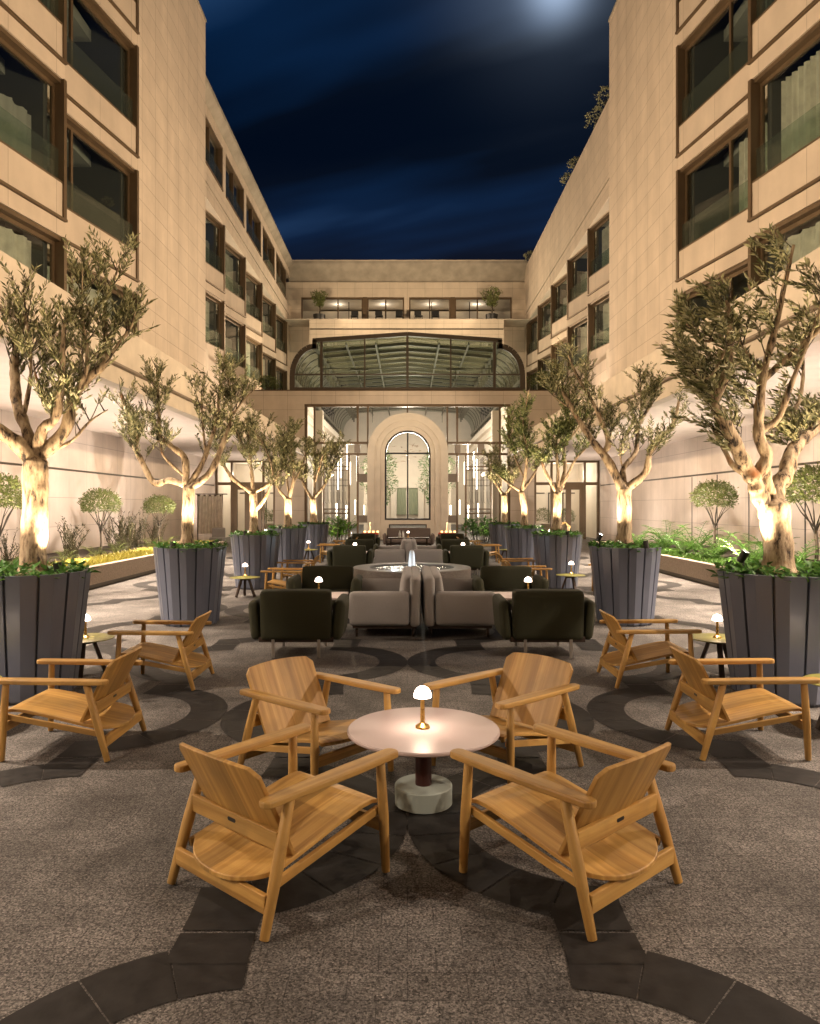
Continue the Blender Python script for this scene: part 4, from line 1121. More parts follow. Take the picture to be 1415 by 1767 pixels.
def grow_tree(seed, d, cx, limbs, leaf_n, wind=(0, 0, 0), leaf_len=0.062, spread=0.30, dens=1.0, bush=(0.22, 0.5)):
    """trunk and limbs along measured polylines, side shoots, then leafy twigs.
    limbs: list of (points [(px,py)...], r0, r1, leafy_from); local frame at the planter foot"""
    r = random.Random(seed)
    tr = MB(); lf = MB()
    shoots = []; allq = []
    for li, (pts, r0, r1, lfrom) in enumerate(limbs):
        P = []
        dy = 0.0; slope = r.uniform(-0.45, 0.45) if li else 0.0
        x_prev = None; acc = 0
        for (px, py) in pts:
            X, Z = PX(px, py, d)
            if x_prev is not None: acc += math.hypot(X - x_prev[0], Z - x_prev[1])
            x_prev = (X, Z)
            P.append(Vector((X - cx, slope * acc + r.uniform(-.02, .02), Z)))
        if li and allq:
            b = min(allq, key=lambda q: (q.x - P[0].x) ** 2 + (q.z - P[0].z) ** 2)
            dyy = b.y - P[0].y
            for p in P: p.y += dyy
            P[0] = P[0].lerp(b, 0.7)
        # refine
        Q = []; nseg = 6 if r0 > 0.04 else 4
        for i in range(len(P) - 1):
            p0, p1, p2, p3 = P[max(i - 1, 0)], P[i], P[i + 1], P[min(i + 2, len(P) - 1)]
            for k in range(nseg):
                t = k / nseg
                Q.append(0.5 * ((2 * p1) + (p2 - p0) * t + (2 * p0 - 5 * p1 + 4 * p2 - p3) * t * t + (3 * p1 - p0 - 3 * p2 + p3) * t ** 3))
        Q.append(P[-1])
        n = len(Q); allq += Q
        rad = [(r0 + (r1 - r0) * (i / (n - 1))) * (1 + (0.08 * math.sin(i * 1.3 + li) + r.uniform(-.05, .05) if li else r.uniform(-.015, .015))) for i in range(n)]
        if li == 0:
            rad[0] *= 1.4; rad[1] *= 1.22; rad[2] *= 1.08
            Q.append(Q[-1] + (Q[-1] - Q[-2]).normalized() * 0.05); rad.append(rad[-1] * 0.5); n += 1
        o0 = len(tr.v)
        tr.tube(Q, rad, 18 if li < 5 else 9)
        if r0 > 0.03:
            axis = Q
            for vi in range(o0, len(tr.v)):
                p = Vector(tr.v[vi]); c = Q[min((vi - o0) // (18 if li < 5 else 9), n - 1)]
                k = 1 + 0.09 * (noise.noise(p * 9 + Vector((seed, 0, 0))) + 0.6 * noise.noise(Vector((p.x * 26, p.y * 26, p.z * 7))))
                tr.v[vi] = (c + (p - c) * k)[:]
        for i in range(n):
            if i / (n - 1) >= lfrom * 0.78: shoots.append((Q[i], (Q[min(i + 1, n - 1)] - Q[max(i - 1, 0)]).normalized(), i / (n - 1), li))
    wv = Vector(wind); tops = {}
    for q_, d_, t_, l_ in shoots: tops[l_] = max(tops.get(l_, 0), q_.z + 0.10 + 0.16 * r.random())
    xs = [q.x for q in allq]; xa, xb = min(xs) - 0.30, max(xs) + 0.25
    per = max(1, int(leaf_n / max(1, len(shoots))))
    cnt = 0
    tw = MB()
    while cnt < leaf_n:
        p, dd, t, li = r.choice(shoots)
        a = r.uniform(0, 6.28); ztop = tops[li]
        side = Vector((math.cos(a), math.sin(a), 0))
        d0 = (dd * r.uniform(0.2, 0.8) + side * r.uniform(0.4, 1.0) + Vector((0, 0, r.uniform(0.1, 0.9))) + wv * 0.5).normalized()
        L0 = spread * r.uniform(0.5, 1.35) * (1.15 - 0.55 * t)
        # a side shoot, bending up, with 2-4 leafy twigs
        nodes = [p + d0 * (L0 * k / 4) + Vector((0, 0, 0.12 * L0 * (k / 4) ** 2)) for k in range(5)]
        if nodes[4].z > ztop and r.random() < 0.8: continue
        tw.tube(nodes, [0.007, 0.006, 0.005, 0.0035, 0.002], 4, cap=False)
        for k in range(r.choice((3, 4, 5))):
            st = nodes[r.choice((1, 2, 3, 4))] if k else nodes[4]
            b = r.uniform(0, 6.28)
            d1 = (d0 * 0.7 + Vector((math.cos(b), math.sin(b), r.uniform(0.0, 0.9))) * 0.7 + wv).normalized()
            L1 = r.uniform(*bush) * (0.65 + 0.5 * r.random())
            e = st + d1 * L1 + wv * 0.06
            if e.z > ztop or e.x < xa or e.x > xb: continue
            tw.tube([st, (st + e) / 2 + Vector((0, 0, 0.02)), e], [0.0025, 0.002, 0.001], 3, cap=False)
            m_ = int(max(8, L1 / 0.0105) * dens)
            for q in range(m_):
                u = (q + 1) / m_
                pp = st + (e - st) * u
                c = r.uniform(0, 6.28)
                sd = Vector((math.cos(c), math.sin(c), math.sin(c * 2) * .5))
                ld = (d1 * 0.8 + sd * 0.75 + wv * 0.6).normalized()
                lf.leaf(pp, ld, Vector((r.uniform(-1, 1), r.uniform(-1, 1), r.uniform(-.3, 1))), leaf_len * r.uniform(0.7, 1.35), leaf_len * 0.27)
                cnt += 1
    return tr, tw, lf

def crop(ox, oy, sc): return lambda pts: [(ox + x * sc, oy + y * sc) for x, y in pts]
c5 = crop(0, 420, 0.2264); c6 = crop(1130, 430, 0.2434); c7 = crop(170, 590, 0.3039); c8 = crop(820, 590, 0.2615)
trees = []
D1L, D1R, D2, D3, D4, D5 = 6.5, 6.45, 10.4, 14.9, 19.2, 23.3
T = {}
T['fl'] = (D1L, 57, [
    ([(57, 992), (58, 940), (60, 880), (60, 820), (62, 795)], 0.108, 0.105, 9),
    ([(55, 800), (35, 765), (0, 735), (-45, 690), (-80, 620), (-90, 560)], 0.075, 0.03, .55),
    (c5([(260, 1640), (200, 1440), (90, 1220), (55, 1000), (50, 880), (75, 640), (95, 500)]), 0.055, 0.03, .45),
    (c5([(310, 1600), (340, 1420), (440, 1330), (500, 1100), (530, 850), (560, 640)]), 0.055, 0.015, .40),
    (c5([(340, 1640), (470, 1420), (530, 1180), (620, 1020), (770, 880), (745, 640), (740, 400), (850, 60)]), 0.062, 0.006, .30),
    (c5([(400, 1600), (500, 1500), (620, 1340), (740, 1240)]), 0.02, 0.005, .5),
    (c5([(180, 1300), (240, 1000), (260, 700), (270, 420)]), 0.022, 0.005, .35),
    (c5([(530, 1150), (640, 960), (660, 760), (640, 560), (680, 220)]), 0.025, 0.006, .2),
    (c5([(770, 880), (860, 700), (920, 560), (940, 420)]), 0.022, 0.006, .2),
    (c5([(440, 1330), (300, 1150), (220, 980), (180, 860)]), 0.02, 0.005, .3)], 6900)
T['fr'] = (D1R, 1338, [
    ([(1342, 985), (1342, 945), (1340, 905), (1338, 870)], 0.125, 0.125, 9),
    (c6([(850, 1960), (800, 1850), (730, 1730), (690, 1640), (610, 1520), (520, 1370), (430, 1220), (360, 1110), (405, 980), (440, 800), (420, 600), (390, 440)]), 0.088, 0.02, .5),
    (c6([(640, 1640), (540, 1540), (490, 1450), (390, 1230)]), 0.03, 0.016, 9),
    (c6([(700, 1640), (765, 1480), (705, 1330), (695, 1150), (710, 900), (760, 620), (815, 280), (850, 60)]), 0.062, 0.012, .45),
    (c6([(725, 960), (830, 830), (1000, 660), (1100, 560)]), 0.030, 0.018, .3),
    (c6([(735, 1300), (830, 1210), (880, 980), (960, 720), (1020, 480), (1000, 330)]), 0.032, 0.008, .3),
    (c6([(870, 1960), (880, 1830), (910, 1700), (990, 1590), (1060, 1430), (1180, 1320), (1300, 1240), (1380, 1100)]), 0.095, 0.04, .7),
    (c6([(1140, 1330), (1120, 1150), (1190, 1020), (1240, 800), (1250, 560)]), 0.03, 0.01, .3),
    (c6([(860, 1830), (790, 1650), (755, 1500)]), 0.055, 0.03, 9),
    (c6([(420, 620), (300, 700), (200, 640), (130, 500)]), 0.016, 0.004, .1),
    (c6([(410, 700), (330, 900), (260, 960), (180, 900)]), 0.014, 0.004, .1),
    (c6([(690, 900), (600, 740), (540, 620)]), 0.016, 0.004, .2),
    (c6([(700, 1150), (620, 1080), (560, 1000)]), 0.013, 0.004, .2)], 6300)
T['l2'] = (D2, 323, [
    (c7([(503, 1150), (505, 1050), (510, 930), (512, 830)]), 0.088, 0.080, 9),
    (c7([(490, 800), (400, 785), (310, 800), (240, 680), (203, 600), (212, 530), (165, 430), (113, 285)]), 0.05, 0.024, .5),
    (c7([(495, 810), (480, 660), (400, 590), (330, 530), (318, 400), (305, 260), (290, 130)]), 0.058, 0.008, .45),
    (c7([(520, 800), (570, 700), (610, 560), (640, 420), (640, 250), (655, 120)]), 0.045, 0.01, .3),
    (c7([(535, 825), (620, 740), (680, 570), (712, 440), (705, 300), (650, 60)]), 0.058, 0.006, .4),
    (c7([(480, 760), (370, 650), (350, 570), (330, 560)]), 0.022, 0.008, .4),
    (c7([(590, 640), (560, 460), (540, 300), (550, 230)]), 0.02, 0.006, .2),
    (c7([(705, 420), (780, 300), (850, 210)]), 0.02, 0.006, .2),
    (c7([(330, 530), (280, 430), (250, 300)]), 0.016, 0.005, .4)], 6800)
T['r2'] = (D2 + .05, 1078, [
    (c8([(985, 1330), (985, 1180), (985, 1050), (985, 970)]), 0.105, 0.095, 9),
    (c8([(965, 980), (890, 780), (790, 640), (690, 460), (580, 250), (560, 180)]), 0.072, 0.015, .45),
    (c8([(880, 730), (900, 640), (820, 430), (700, 200), (640, 60)]), 0.05, 0.010, .3),
    (c8([(1000, 960), (990, 840), (1090, 720), (1130, 530), (1230, 380), (1290, 230)]), 0.05, 0.010, .4),
    (c8([(1030, 970), (1120, 860), (1150, 720), (1280, 560), (1310, 400)]), 0.062, 0.015, .5),
    (c8([(1140, 540), (1160, 400), (1180, 180)]), 0.022, 0.006, .2),
    (c8([(900, 640), (940, 560), (960, 480)]), 0.015, 0.005, .2),
    (c8([(990, 840), (960, 700), (1020, 580)]), 0.014, 0.005, .3),
    (c8([(680, 440), (560, 350), (520, 260)]), 0.014, 0.005, .2)], 5600)
T['l3'] = (D3, 438, [
    (c7([(880, 1090), (880, 960), (878, 860)]), 0.085, 0.075, 9),
    (c7([(875, 860), (760, 770), (690, 640), (700, 560)]), 0.05, 0.015, .45),
    (c7([(880, 850), (865, 720), (850, 600), (850, 500)]), 0.045, 0.012, .35),
    (c7([(890, 850), (1000, 770), (1040, 650), (1030, 520)]), 0.045, 0.012, .4),
    (c7([(905, 970), (960, 880), (1010, 740), (960, 560)]), 0.04, 0.01, .45),
    (c7([(850, 640), (800, 540), (780, 470)]), 0.02, 0.006, .1), (c7([(960, 620), (920, 520), (900, 460)]), 0.02, 0.006, .1)], 5600)
T['r3'] = (D3, 961, [
    (c8([(540, 1240), (542, 1100), (545, 1000)]), 0.09, 0.085, 9),
    (c8([(530, 990), (470, 870), (440, 800), (430, 740)]), 0.045, 0.012, .5),
    (c8([(545, 1000), (550, 850), (540, 700), (560, 560)]), 0.045, 0.012, .4),
    (c8([(585, 990), (600, 850), (597, 680), (640, 560), (600, 380), (570, 330)]), 0.055, 0.010, .45),
    (c8([(600, 960), (640, 800), (700, 720), (765, 640)]), 0.03, 0.008, .4),
    (c8([(600, 680), (690, 560), (740, 480)]), 0.02, 0.006, .2)], 5000)
T['l4'] = (D4, 496, [
    (c7([(1075, 1060), (1075, 960), (1078, 890)]), 0.10, 0.085, 9),
    (c7([(1065, 900), (1010, 810), (1000, 680)]), 0.05, 0.012, .4), (c7([(1095, 890), (1110, 760), (1095, 600), (1110, 480)]), 0.055, 0.01, .35),
    (c7([(1080, 880), (1060, 740), (1050, 560)]), 0.035, 0.01, .3), (c7([(1105, 800), (1160, 680), (1170, 560)]), 0.03, 0.01, .2)], 4200)
T['r4'] = (D4, 905, [
    (c8([(325, 1210), (325, 1100), (305, 990)]), 0.085, 0.075, 9),
    (c8([(300, 980), (190, 910), (130, 850)]), 0.04, 0.012, .4), (c8([(315, 970), (330, 850), (330, 700), (300, 560), (330, 340)]), 0.05, 0.01, .35),
    (c8([(335, 970), (400, 860), (450, 740)]), 0.04, 0.01, .4), (c8([(320, 900), (270, 760), (250, 620), (260, 450)]), 0.03, 0.008, .3)], 5200)
T['l5'] = (D5, 541, [
    (c7([(1220, 1030), (1220, 960), (1215, 890)]), 0.11, 0.09, 9),
    (c7([(1210, 895), (1150, 790), (1125, 700)]), 0.055, 0.014, .45), (c7([(1230, 875), (1290, 790), (1330, 650), (1370, 530)]), 0.05, 0.008, .35),
    (c7([(1220, 870), (1220, 700), (1200, 540)]), 0.045, 0.01, .3), (c7([(1225, 800), (1270, 660), (1290, 530)]), 0.03, 0.008, .2)], 4000)
T['r5'] = (D5, 871, [
    (c8([(195, 1200), (195, 1100), (190, 1010)]), 0.10, 0.085, 9),
    (c8([(185, 1010), (130, 920), (85, 760)]), 0.05, 0.012, .4), (c8([(195, 1010), (250, 930), (270, 800)]), 0.045, 0.01, .4), (c8([(190, 960), (170, 820), (160, 690)]), 0.03, 0.01, .3)], 3000)
tree_lab = {
 'fl': 'big olive tree spilling past the left picture edge in the nearest left planter', 'fr': 'tallest olive tree, its leaves swept sideways, in the nearest right planter',
 'l2': 'olive tree with a bare crooked branch reaching left', 'r2': 'open V-shaped olive tree in the second right planter',
 'l3': 'round crowned olive tree before the left glazed doors', 'r3': 'olive tree before the right glazed doors',
 'l4': 'olive tree between the left doors and the glass front', 'r4': 'narrow tall olive tree left of the right glazed doors',
 'l5': 'thin twiggy olive tree before the left glass bay', 'r5': 'smallest olive tree, before the right glass bay'}
pl_lab = {
 'fl': 'ribbed slate planter cut by the left picture edge', 'fr': 'ribbed slate planter at the right edge with a glaring spotlight',
 'l2': 'ribbed slate planter holding the crooked branched olive tree', 'r2': 'ribbed slate planter holding the V-shaped olive tree',
 'l3': 'ribbed slate planter behind the left round table with a lit lamp', 'r3': 'ribbed slate planter behind the right round table with a lit lamp',
 'l4': 'ribbed slate planter partly hidden by the one before the left doors', 'r4': 'ribbed slate planter partly hidden by the one before the right doors',
 'l5': 'ribbed slate planter beside the bright shrub at the left glass bay', 'r5': 'ribbed slate planter beside the dark shrub at the right glass bay'}
plpos = {'fl': (-3.42, 6.5), 'fr': (3.34, 6.45), 'l2': (-3.09, D2), 'r2': (3.12, D2 + .05), 'l3': (-3.10, D3), 'r3': (3.06, D3), 'l4': (-3.16, D4), 'r4': (3.08, D4), 'l5': (-3.0, D5), 'r5': (3.1, D5)}
soil_z = 1.0
pl0 = None; co0 = {}
def spot_fixture(name, label, loc, target, power, color, group, lens=True, angle=80, blend=1.0):
    t = thing(name, label, 'spotlight', loc, 0, group)
    d = (Vector(target) - Vector(loc)).normalized(); q = d.to_track_quat('Z', 'Y').to_matrix().to_4x4()
    b = MB(); b.lathe([(0.012, -0.07), (0.032, -0.06), (0.036, 0.03), (0.04, 0.045), (0.034, 0.045), (0.033, 0.02)], 14, capt=False)
    b.v = [(q @ Vector(v))[:] for v in b.v]
    b.tube([(0, 0, -0.03), (0, 0, -0.16)], 0.008, 6)
    b.build('body', M['black'], t)
    l = MB(); l.lathe([(0.033, 0.03), (0.02, 0.034), (0.001, 0.035)], 14, capt=False)
    l.v = [(q @ Vector(v))[:] for v in l.v]
    l.build('lens', M['lens'], t)
    lo = lamp('spot_lamp', 'SPOT', tuple(d * 0.07), power, color, angle=angle, blend=blend, radius=0.03, parent=t)
    lo.rotation_euler = d.to_track_quat('-Z', 'Y').to_euler()
    return t
for ki, key in enumerate(('fl', 'fr', 'l2', 'r2', 'l3', 'r3', 'l4', 'r4', 'l5', 'r5')):
    x, y = plpos[key]
    front = key in ('fl', 'fr')
    sc = 1.10 if front else 1.0
    if pl0 is None:
        pl0 = thing('tree_planter', pl_lab[key], 'planter', (x, y, 0), 0, 'planters in two rows')
        psmall.build('pot', M['planter'], pl0); soil_mesh(RT * 0.9, soil_z).build('soil', M['soil'], pl0)
        o = pl0
    else:
        o = dup(pl0, (x, y, 0), rnd.uniform(0, 360), pl_lab[key])
    o.rotation_euler = (0, 0, R({'fl': 4, 'fr': 11, 'l2': 17, 'r2': 8}.get(key, rnd.uniform(0, 28))))
    o.scale = (sc, sc, 1)
    cm = cover_mesh(60 + ki, RT * sc * 0.95, soil_z + 0.02, 520 if front else 360)
    c = cm.build('ground_cover', M['cover_leaf']); c.location = (x, y, 0)
    tag(c, 'leafy green ground cover filling the planter of the ' + {'fl': 'tree cut by the left edge', 'fr': 'tree swept by wind', 'l2': 'tree with the crooked branch', 'r2': 'open V-shaped tree', 'l3': 'round tree at the left doors', 'r3': 'tree at the right doors', 'l4': 'tree between left doors and glass', 'r4': 'narrow tall tree', 'l5': 'thin twiggy tree', 'r5': 'smallest tree'}[key], 'ground cover', kind='stuff')
    d, bpx, limbs, nl = T[key]
    tx = (bpx - 703) * d / FPX
    if key == 'fr': w_ = (-0.55, 0, 0.05); ll = 0.070
    else: w_ = (0, 0, 0.25); ll = {6: .060, 10: .062, 14: .072, 19: .080, 23: .088}[int(d)]
    tr, tw, lf = grow_tree(100 + ki, d, tx, limbs, int(nl * 1.2), w_, ll, spread={6: .24, 10: .26, 14: .30, 19: .30, 23: .32}[int(d)], bush={6: (.10, .30), 10: (.12, .32), 14: (.16, .36), 19: (.18, .38), 23: (.18, .42)}[int(d)])
    t = thing('olive_tree', tree_lab[key], 'tree', (tx, y, 0), 0, 'olive trees in the planters')
    tr.build('trunk', M['bark'], t)
    nleaf = len(lf.f); lf.add(tw.v, tw.f, True)
    cro = lf.build('crown', M['olive_leaf'] if key not in ('r3', 'r4') else M['olive_leaf2'], t)
    cro.data.materials.append(M['twig'])
    cro.data.polygons.foreach_set('material_index', [0] * nleaf + [1] * (len(lf.f) - nleaf))
    # uplights in the planter
    k_ = 1.0 + 0.02 * (d - 6)
    sx = 1 if x < 0 else -1
    nm = {'fl': 'nearest left', 'fr': 'nearest right', 'l2': 'second left', 'r2': 'second right', 'l3': 'third left', 'r3': 'third right', 'l4': 'fourth left', 'r4': 'fourth right', 'l5': 'last left', 'r5': 'last right'}[key]
    if key in ('fr', 'r2'):
        spot_fixture('spotlight', 'glaring lit spotlight at the rim of the %s planter' % nm, (x - 0.36, y + 0.02, 1.23), (x - 0.02, y - 0.32, 2.1), P_UP * k_ * 0.8, WARM, 'tree uplights')
        spot_fixture('spotlight', 'small black spotlight seen from behind before the trunk of the %s planter' % nm, (x + 0.16, y - 0.42, 1.14), (tx + 0.02, y + 0.06, 2.75), P_UP * k_ * 0.8, WARM, 'tree uplights')
    else:
        spot_fixture('spotlight', 'spotlight among leaves before the trunk of the %s planter' % nm, (x - 0.12 * sx, y - 0.43, 1.12), (tx + 0.0, y + 0.06, 2.7), P_UP * k_ * 1.05, WARM, 'tree uplights')
        spot_fixture('spotlight', 'spotlight beside the trunk of the %s planter' % nm, (x + 0.33 * sx, y - 0.05, 1.12), (tx - 0.1, y + 0.1, 3.0), P_UP * k_ * 0.9, WARM, 'tree uplights')

# ================================================================== TEAK LOUNGE CHAIRS
def seat_z(y): 
    pts = [(-0.44, 0.183), (-0.3, 0.202), (-0.1, 0.245), (0.1, 0.293), (0.25, 0.322), (0.32, 0.325), (0.37, 0.312)]
    for (a, za), (b, zb) in zip(pts[:-1], pts[1:]):
        if a <= y <= b: return za + (zb - za) * (y - a) / (b - a)
    return pts[0][1] if y < pts[0][0] else pts[-1][1]
def make_chair(label):
    t = thing('lounge_chair', label, 'chair', (0, 0, 0), 0, 'teak lounge chairs')
    # seat: one board, D-shaped tail behind the backrest, bowed front edge
    s = MB(); nx, ny = 12, 22; top = []; bot = []
    for j in range(ny + 1):
        rt = []; rbt = []
        for i in range(nx + 1):
            u = -1 + 2 * i / nx
            v = j / ny
            yf = 0.375 - 0.03 * u * u; yr = -0.375 + 0.095 * abs(u) ** 2.6
            y = yr + (yf - yr) * v
            hw = 0.268 - 0.02 * max(0, (0.12 - v) / 0.12) ** 2
            x = hw * u
            z = seat_z(y) - 0.012 * (1 - u * u) * (1 if v < 0.9 else 0.5)
            rt.append((x, y, z)); rbt.append((x, y, z - 0.021))
        top.append(rt); bot.append(rbt)
    vs = [p for r_ in top for p in r_] + [p for r_ in bot for p in r_]
    W_ = nx + 1; off = W_ * (ny + 1); fs = []
    for j in range(ny):
        for i in range(nx):
            a = j * W_ + i
            fs.append((a, a + 1, a + W_ + 1, a + W_)); fs.append((off + a, off + a + W_, off + a + W_ + 1, off + a + 1))
    for i in range(nx):
        fs.append((i, off + i, off + i + 1, i + 1)); b = ny * W_ + i; fs.append((b, b + 1, off + b + 1, off + b))
    for j in range(ny):
        a = j * W_; fs.append((a, a + W_, off + a + W_, off + a)); a = j * W_ + nx; fs.append((a, off + a, off + a + W_, a + W_))
    s.add(vs, fs, False)
    s.build('seat', M['wood_y'], t, bevel=0.004)
    # backrest: curved panel, rounded top corners
    b = MB(); nx, nz = 14, 12; F = []; K = []
    for j in range(nz + 1):
        for i in range(nx + 1):
            u = -1 + 2 * i / nx; v = j / nz
            ztop = 0.655 - 0.016 * u * u - (0.030 * max(0, (abs(u) - 0.86) / 0.14) ** 2)
            zb = 0.238
            z = zb + (ztop - zb) * v
            x = (0.262 + 0.012 * v) * u
            y = -0.135 - 0.215 * ((z - 0.238) / 0.424) - 0.030 * (1 - u * u)
            F.append((x, y, z)); K.append((x, y - 0.019, z - 0.006))
    W_ = nx + 1; off = len(F); fs = []
    for j in range(nz):
        for i in range(nx):
            a = j * W_ + i
            fs.append((a, a + W_, a + W_ + 1, a + 1)); fs.append((off + a, off + a + 1, off + a + W_ + 1, off + a + W_))
    for i in range(nx):
        fs.append((i, i + 1, off + i + 1, off + i)); q = nz * W_ + i; fs.append((q, off + q, off + q + 1, q + 1))
    for j in range(nz):
        a = j * W_; fs.append((a, off + a, off + a + W_, a + W_)); a = j * W_ + nx; fs.append((a, a + W_, off + a + W_, off + a))
    b.add(F + K, fs, False); b.build('backrest', M['wood_z'], t, bevel=0.004)
    for sg in (-1, 1):
        # armrest: board with rounded, slightly tapered ends
        P = []
        for k in range(9): a = math.pi * k / 8; P.append((0.040 * math.cos(a), 0.40 + 0.034 * math.sin(a)))
        for k in range(9): a = math.pi + math.pi * k / 8; P.append((0.034 * math.cos(a), -0.315 + 0.030 * math.sin(a)))
        P.insert(9, (-0.046, 0.15)); P.append((0.046, 0.15))
        a_ = MB(); a_.prism(P, 0.498, 0.528, lambda u, v, w: (sg * 0.300 + u, v, w + 0.012 * (v - 0.05)))
        a_.build('armrest', M['wood_y'], t, bevel=0.007)
        # legs
        l = MB(); pts = [(sg * 0.322, 0.345, 0), (sg * 0.314, 0.338, 0.25), (sg * 0.303, 0.328, 0.5)]
        l.tube(pts, [0.019, 0.0245, 0.021], 10); l.build('leg', M['wood_z'], t, bevel=0.003)
        l = MB(); pts = [(sg * 0.325, -0.35, 0), (sg * 0.312, -0.275, 0.25), (sg * 0.299, -0.2, 0.5)]
        l.tube(pts, [0.019, 0.026, 0.022], 10); l.build('leg', M['wood_z'], t, bevel=0.003)
        r_ = MB(); r_.beam((sg * 0.283, 0.335, 0.278), (sg * 0.288, -0.28, 0.168), 0.022, 0.036); r_.build('rail', M['wood_y'], t, bevel=0.003)
    r_ = MB(); r_.box(-0.295, 0.295, -0.265, -0.243, 0.30, 0.375); ur = r_.build('rail', M['wood_x'], t, bevel=0.004)
    n_ = MB(); n_.prism([(-0.022, -0.008), (0.022, -0.008), (0.028, 0.0), (0.022, 0.008), (-0.022, 0.008), (-0.028, 0.0)], -0.2665, -0.264, lambda u, v, w: (u, w, 0.345 + v)); n_.build('plate', M['black'], ur)
    r_ = MB(); r_.box(-0.308, 0.308, -0.338, -0.314, 0.085, 0.158); r_.build('rail', M['wood_x'], t, bevel=0.004)
    r_ = MB(); r_.box(-0.305, 0.305, 0.322, 0.346, 0.185, 0.245); r_.build('rail', M['wood_x'], t, bevel=0.004)
    return t
chairs = [
 ((-0.567, 3.27), -40.6, 'teak lounge chair nearest the camera on the left, its slatless back towards us'),
 ((0.723, 3.272), 42.0, 'teak lounge chair nearest the camera on the right, its back towards us'),
 ((-0.576, 4.56), -131.8, 'teak lounge chair facing us, left behind the pale round table'),
 ((0.635, 4.68), 132.2, 'teak lounge chair facing us, right behind the pale round table'),
 ((-2.30, 5.08), 90, 'teak lounge chair turned to the left planter, cut by the left picture edge'),
 ((-2.28, 6.91), 90, 'teak lounge chair turned left, before the slate planter of the crooked tree'),
 ((2.28, 5.10), -90, 'teak lounge chair turned right, its arm over the green table at the right edge'),
 ((2.26, 6.98), -90, 'teak lounge chair turned right, before the slate planter of the V-shaped tree'),
 ((-2.13, 13.05), 90, 'nearer of the two teak chairs beside the lit round table at left'),
 ((-2.2, 15.05), 90, 'farther of the two teak chairs beside the lit round table at left'),
 ((2.2, 13.55), -90, 'nearer of the two teak chairs beside the lit round table at right'),
 ((2.3, 15.55), -90, 'farther of the two teak chairs beside the lit round table at right'),
 ((-3.95, 13.5), -90, 'teak chair half hidden between two left planters'),
 ((3.95, 13.9), 90, 'teak chair half hidden between two right planters'),
 ((-2.2, 21.6), 90, 'nearer of the two far teak chairs left of the olive armchairs'),
 ((-2.0, 23.9), 90, 'farthest teak chair at left, before the bright shrub'),
 ((2.3, 21.4), -90, 'nearer of the two far teak chairs right of the olive armchairs'),
 ((2.0, 23.9), -90, 'farthest teak chair at right, before the dark shrub')]
ch0 = None
for (x, y), rz, lb in chairs:
    lb = lb.replace(', its slatless back', ', its back')
    if ch0 is None: ch0 = make_chair(lb); ch0.location = (x, y, 0.006); ch0.rotation_euler = (0, 0, R(rz))
    else: dup(ch0, (x, y, 0.006), rz + rnd.uniform(-1.5, 1.5), lb)

# ================================================================== TABLES AND LAMPS
t = thing('coffee_table', 'round pale pink table on a dark column and celadon base', 'table', (0.09, 4.09, 0.006))
m_ = MB(); m_.lathe([(0.395, 0.392), (0.418, 0.397), (0.426, 0.404), (0.426, 0.414), (0.420, 0.420), (0.001, 0.4205)], 72, capt=False); m_.build('table_top', M['table_top'], t)
m_ = MB(); m_.lathe([(0.046, 0.10), (0.046, 0.395)], 32); m_.build('column', M['oxblood'], t)
m_ = MB(); m_.lathe([(0.150, 0.0), (0.160, 0.004), (0.161, 0.102), (0.156, 0.107), (0.001, 0.107)], 48, capt=False); m_.build('base', M['celadon'], t)

def make_lamp(label):
    t = thing('table_lamp', label, 'lamp', (0, 0, 0), 0, 'cordless lamps on the tables')
    b = MB(); b.lathe([(0.040, 0.0), (0.042, 0.004), (0.040, 0.012), (0.026, 0.022), (0.013, 0.030), (0.0125, 0.09), (0.0115, 0.165), (0.014, 0.172)], 24); b.build('stem', M['brass'], t)
    s = MB(); P = [(0.049, 0.172)]
    for k in range(0, 9): a = R(90) * k / 8; P.append((0.050 * math.cos(a) if k < 8 else 0.0005, 0.177 + 0.058 * math.sin(a)))
    s.lathe(P, 28, capb=False, capt=False); s.build('shade', M['lampshade'], t)
    return t
lamps = [((0.085, 4.09, 0.427), 'glowing dome lamp on the pale pink round table', 1.0),
 ((-3.20, 7.25, 0.36), 'glowing dome lamp half hidden by the nearest left planter', 1.0),
 ((3.08, 7.25, 0.36), 'glowing dome lamp half hidden by the nearest right planter', 1.0),
 ((-1.16, 9.55, 0.507), 'glowing dome lamp between the two nearest left olive armchairs', 1.0),
 ((1.58, 9.55, 0.507), 'glowing dome lamp between the two nearest right olive armchairs', 1.0),
 ((-2.97, 13.35, 0.39), 'glowing dome lamp on the olive green table at the third left planter', 1.0),
 ((3.10, 13.8, 0.39), 'glowing dome lamp on the olive green table at the third right planter', 1.0),
 ((-1.33, 18.5, 0.507), 'glowing dome lamp over the left olive armchair beyond the fountain', 1.0),
 ((1.41, 18.5, 0.507), 'glowing dome lamp over the right olive armchair beyond the fountain', 1.0),
 ((-3.36, 5.45, 0.36), 'glowing dome lamp on the side table cut by the left picture edge', 1.0),
 ((3.27, 5.43, 0.36), 'glowing dome lamp on the side table cut by the right picture edge', 1.0),
 ((-2.97, 21.9, 0.39), 'small glowing lamp before the last left planters', 1.0),
 ((0.03, 26.9, 0.507), 'glowing dome lamp on the low table before the arch', 1.0)]
lp0 = None
for loc, lb, k in lamps:
    if lp0 is None: lp0 = make_lamp(lb); lp0.location = loc
    else: dup(lp0, loc, 0, lb)
    lamp('lamp_bulb', 'POINT', (loc[0], loc[1], loc[2] + 0.162), P_LAMP, (1.0, 0.76, 0.56), radius=0.018)

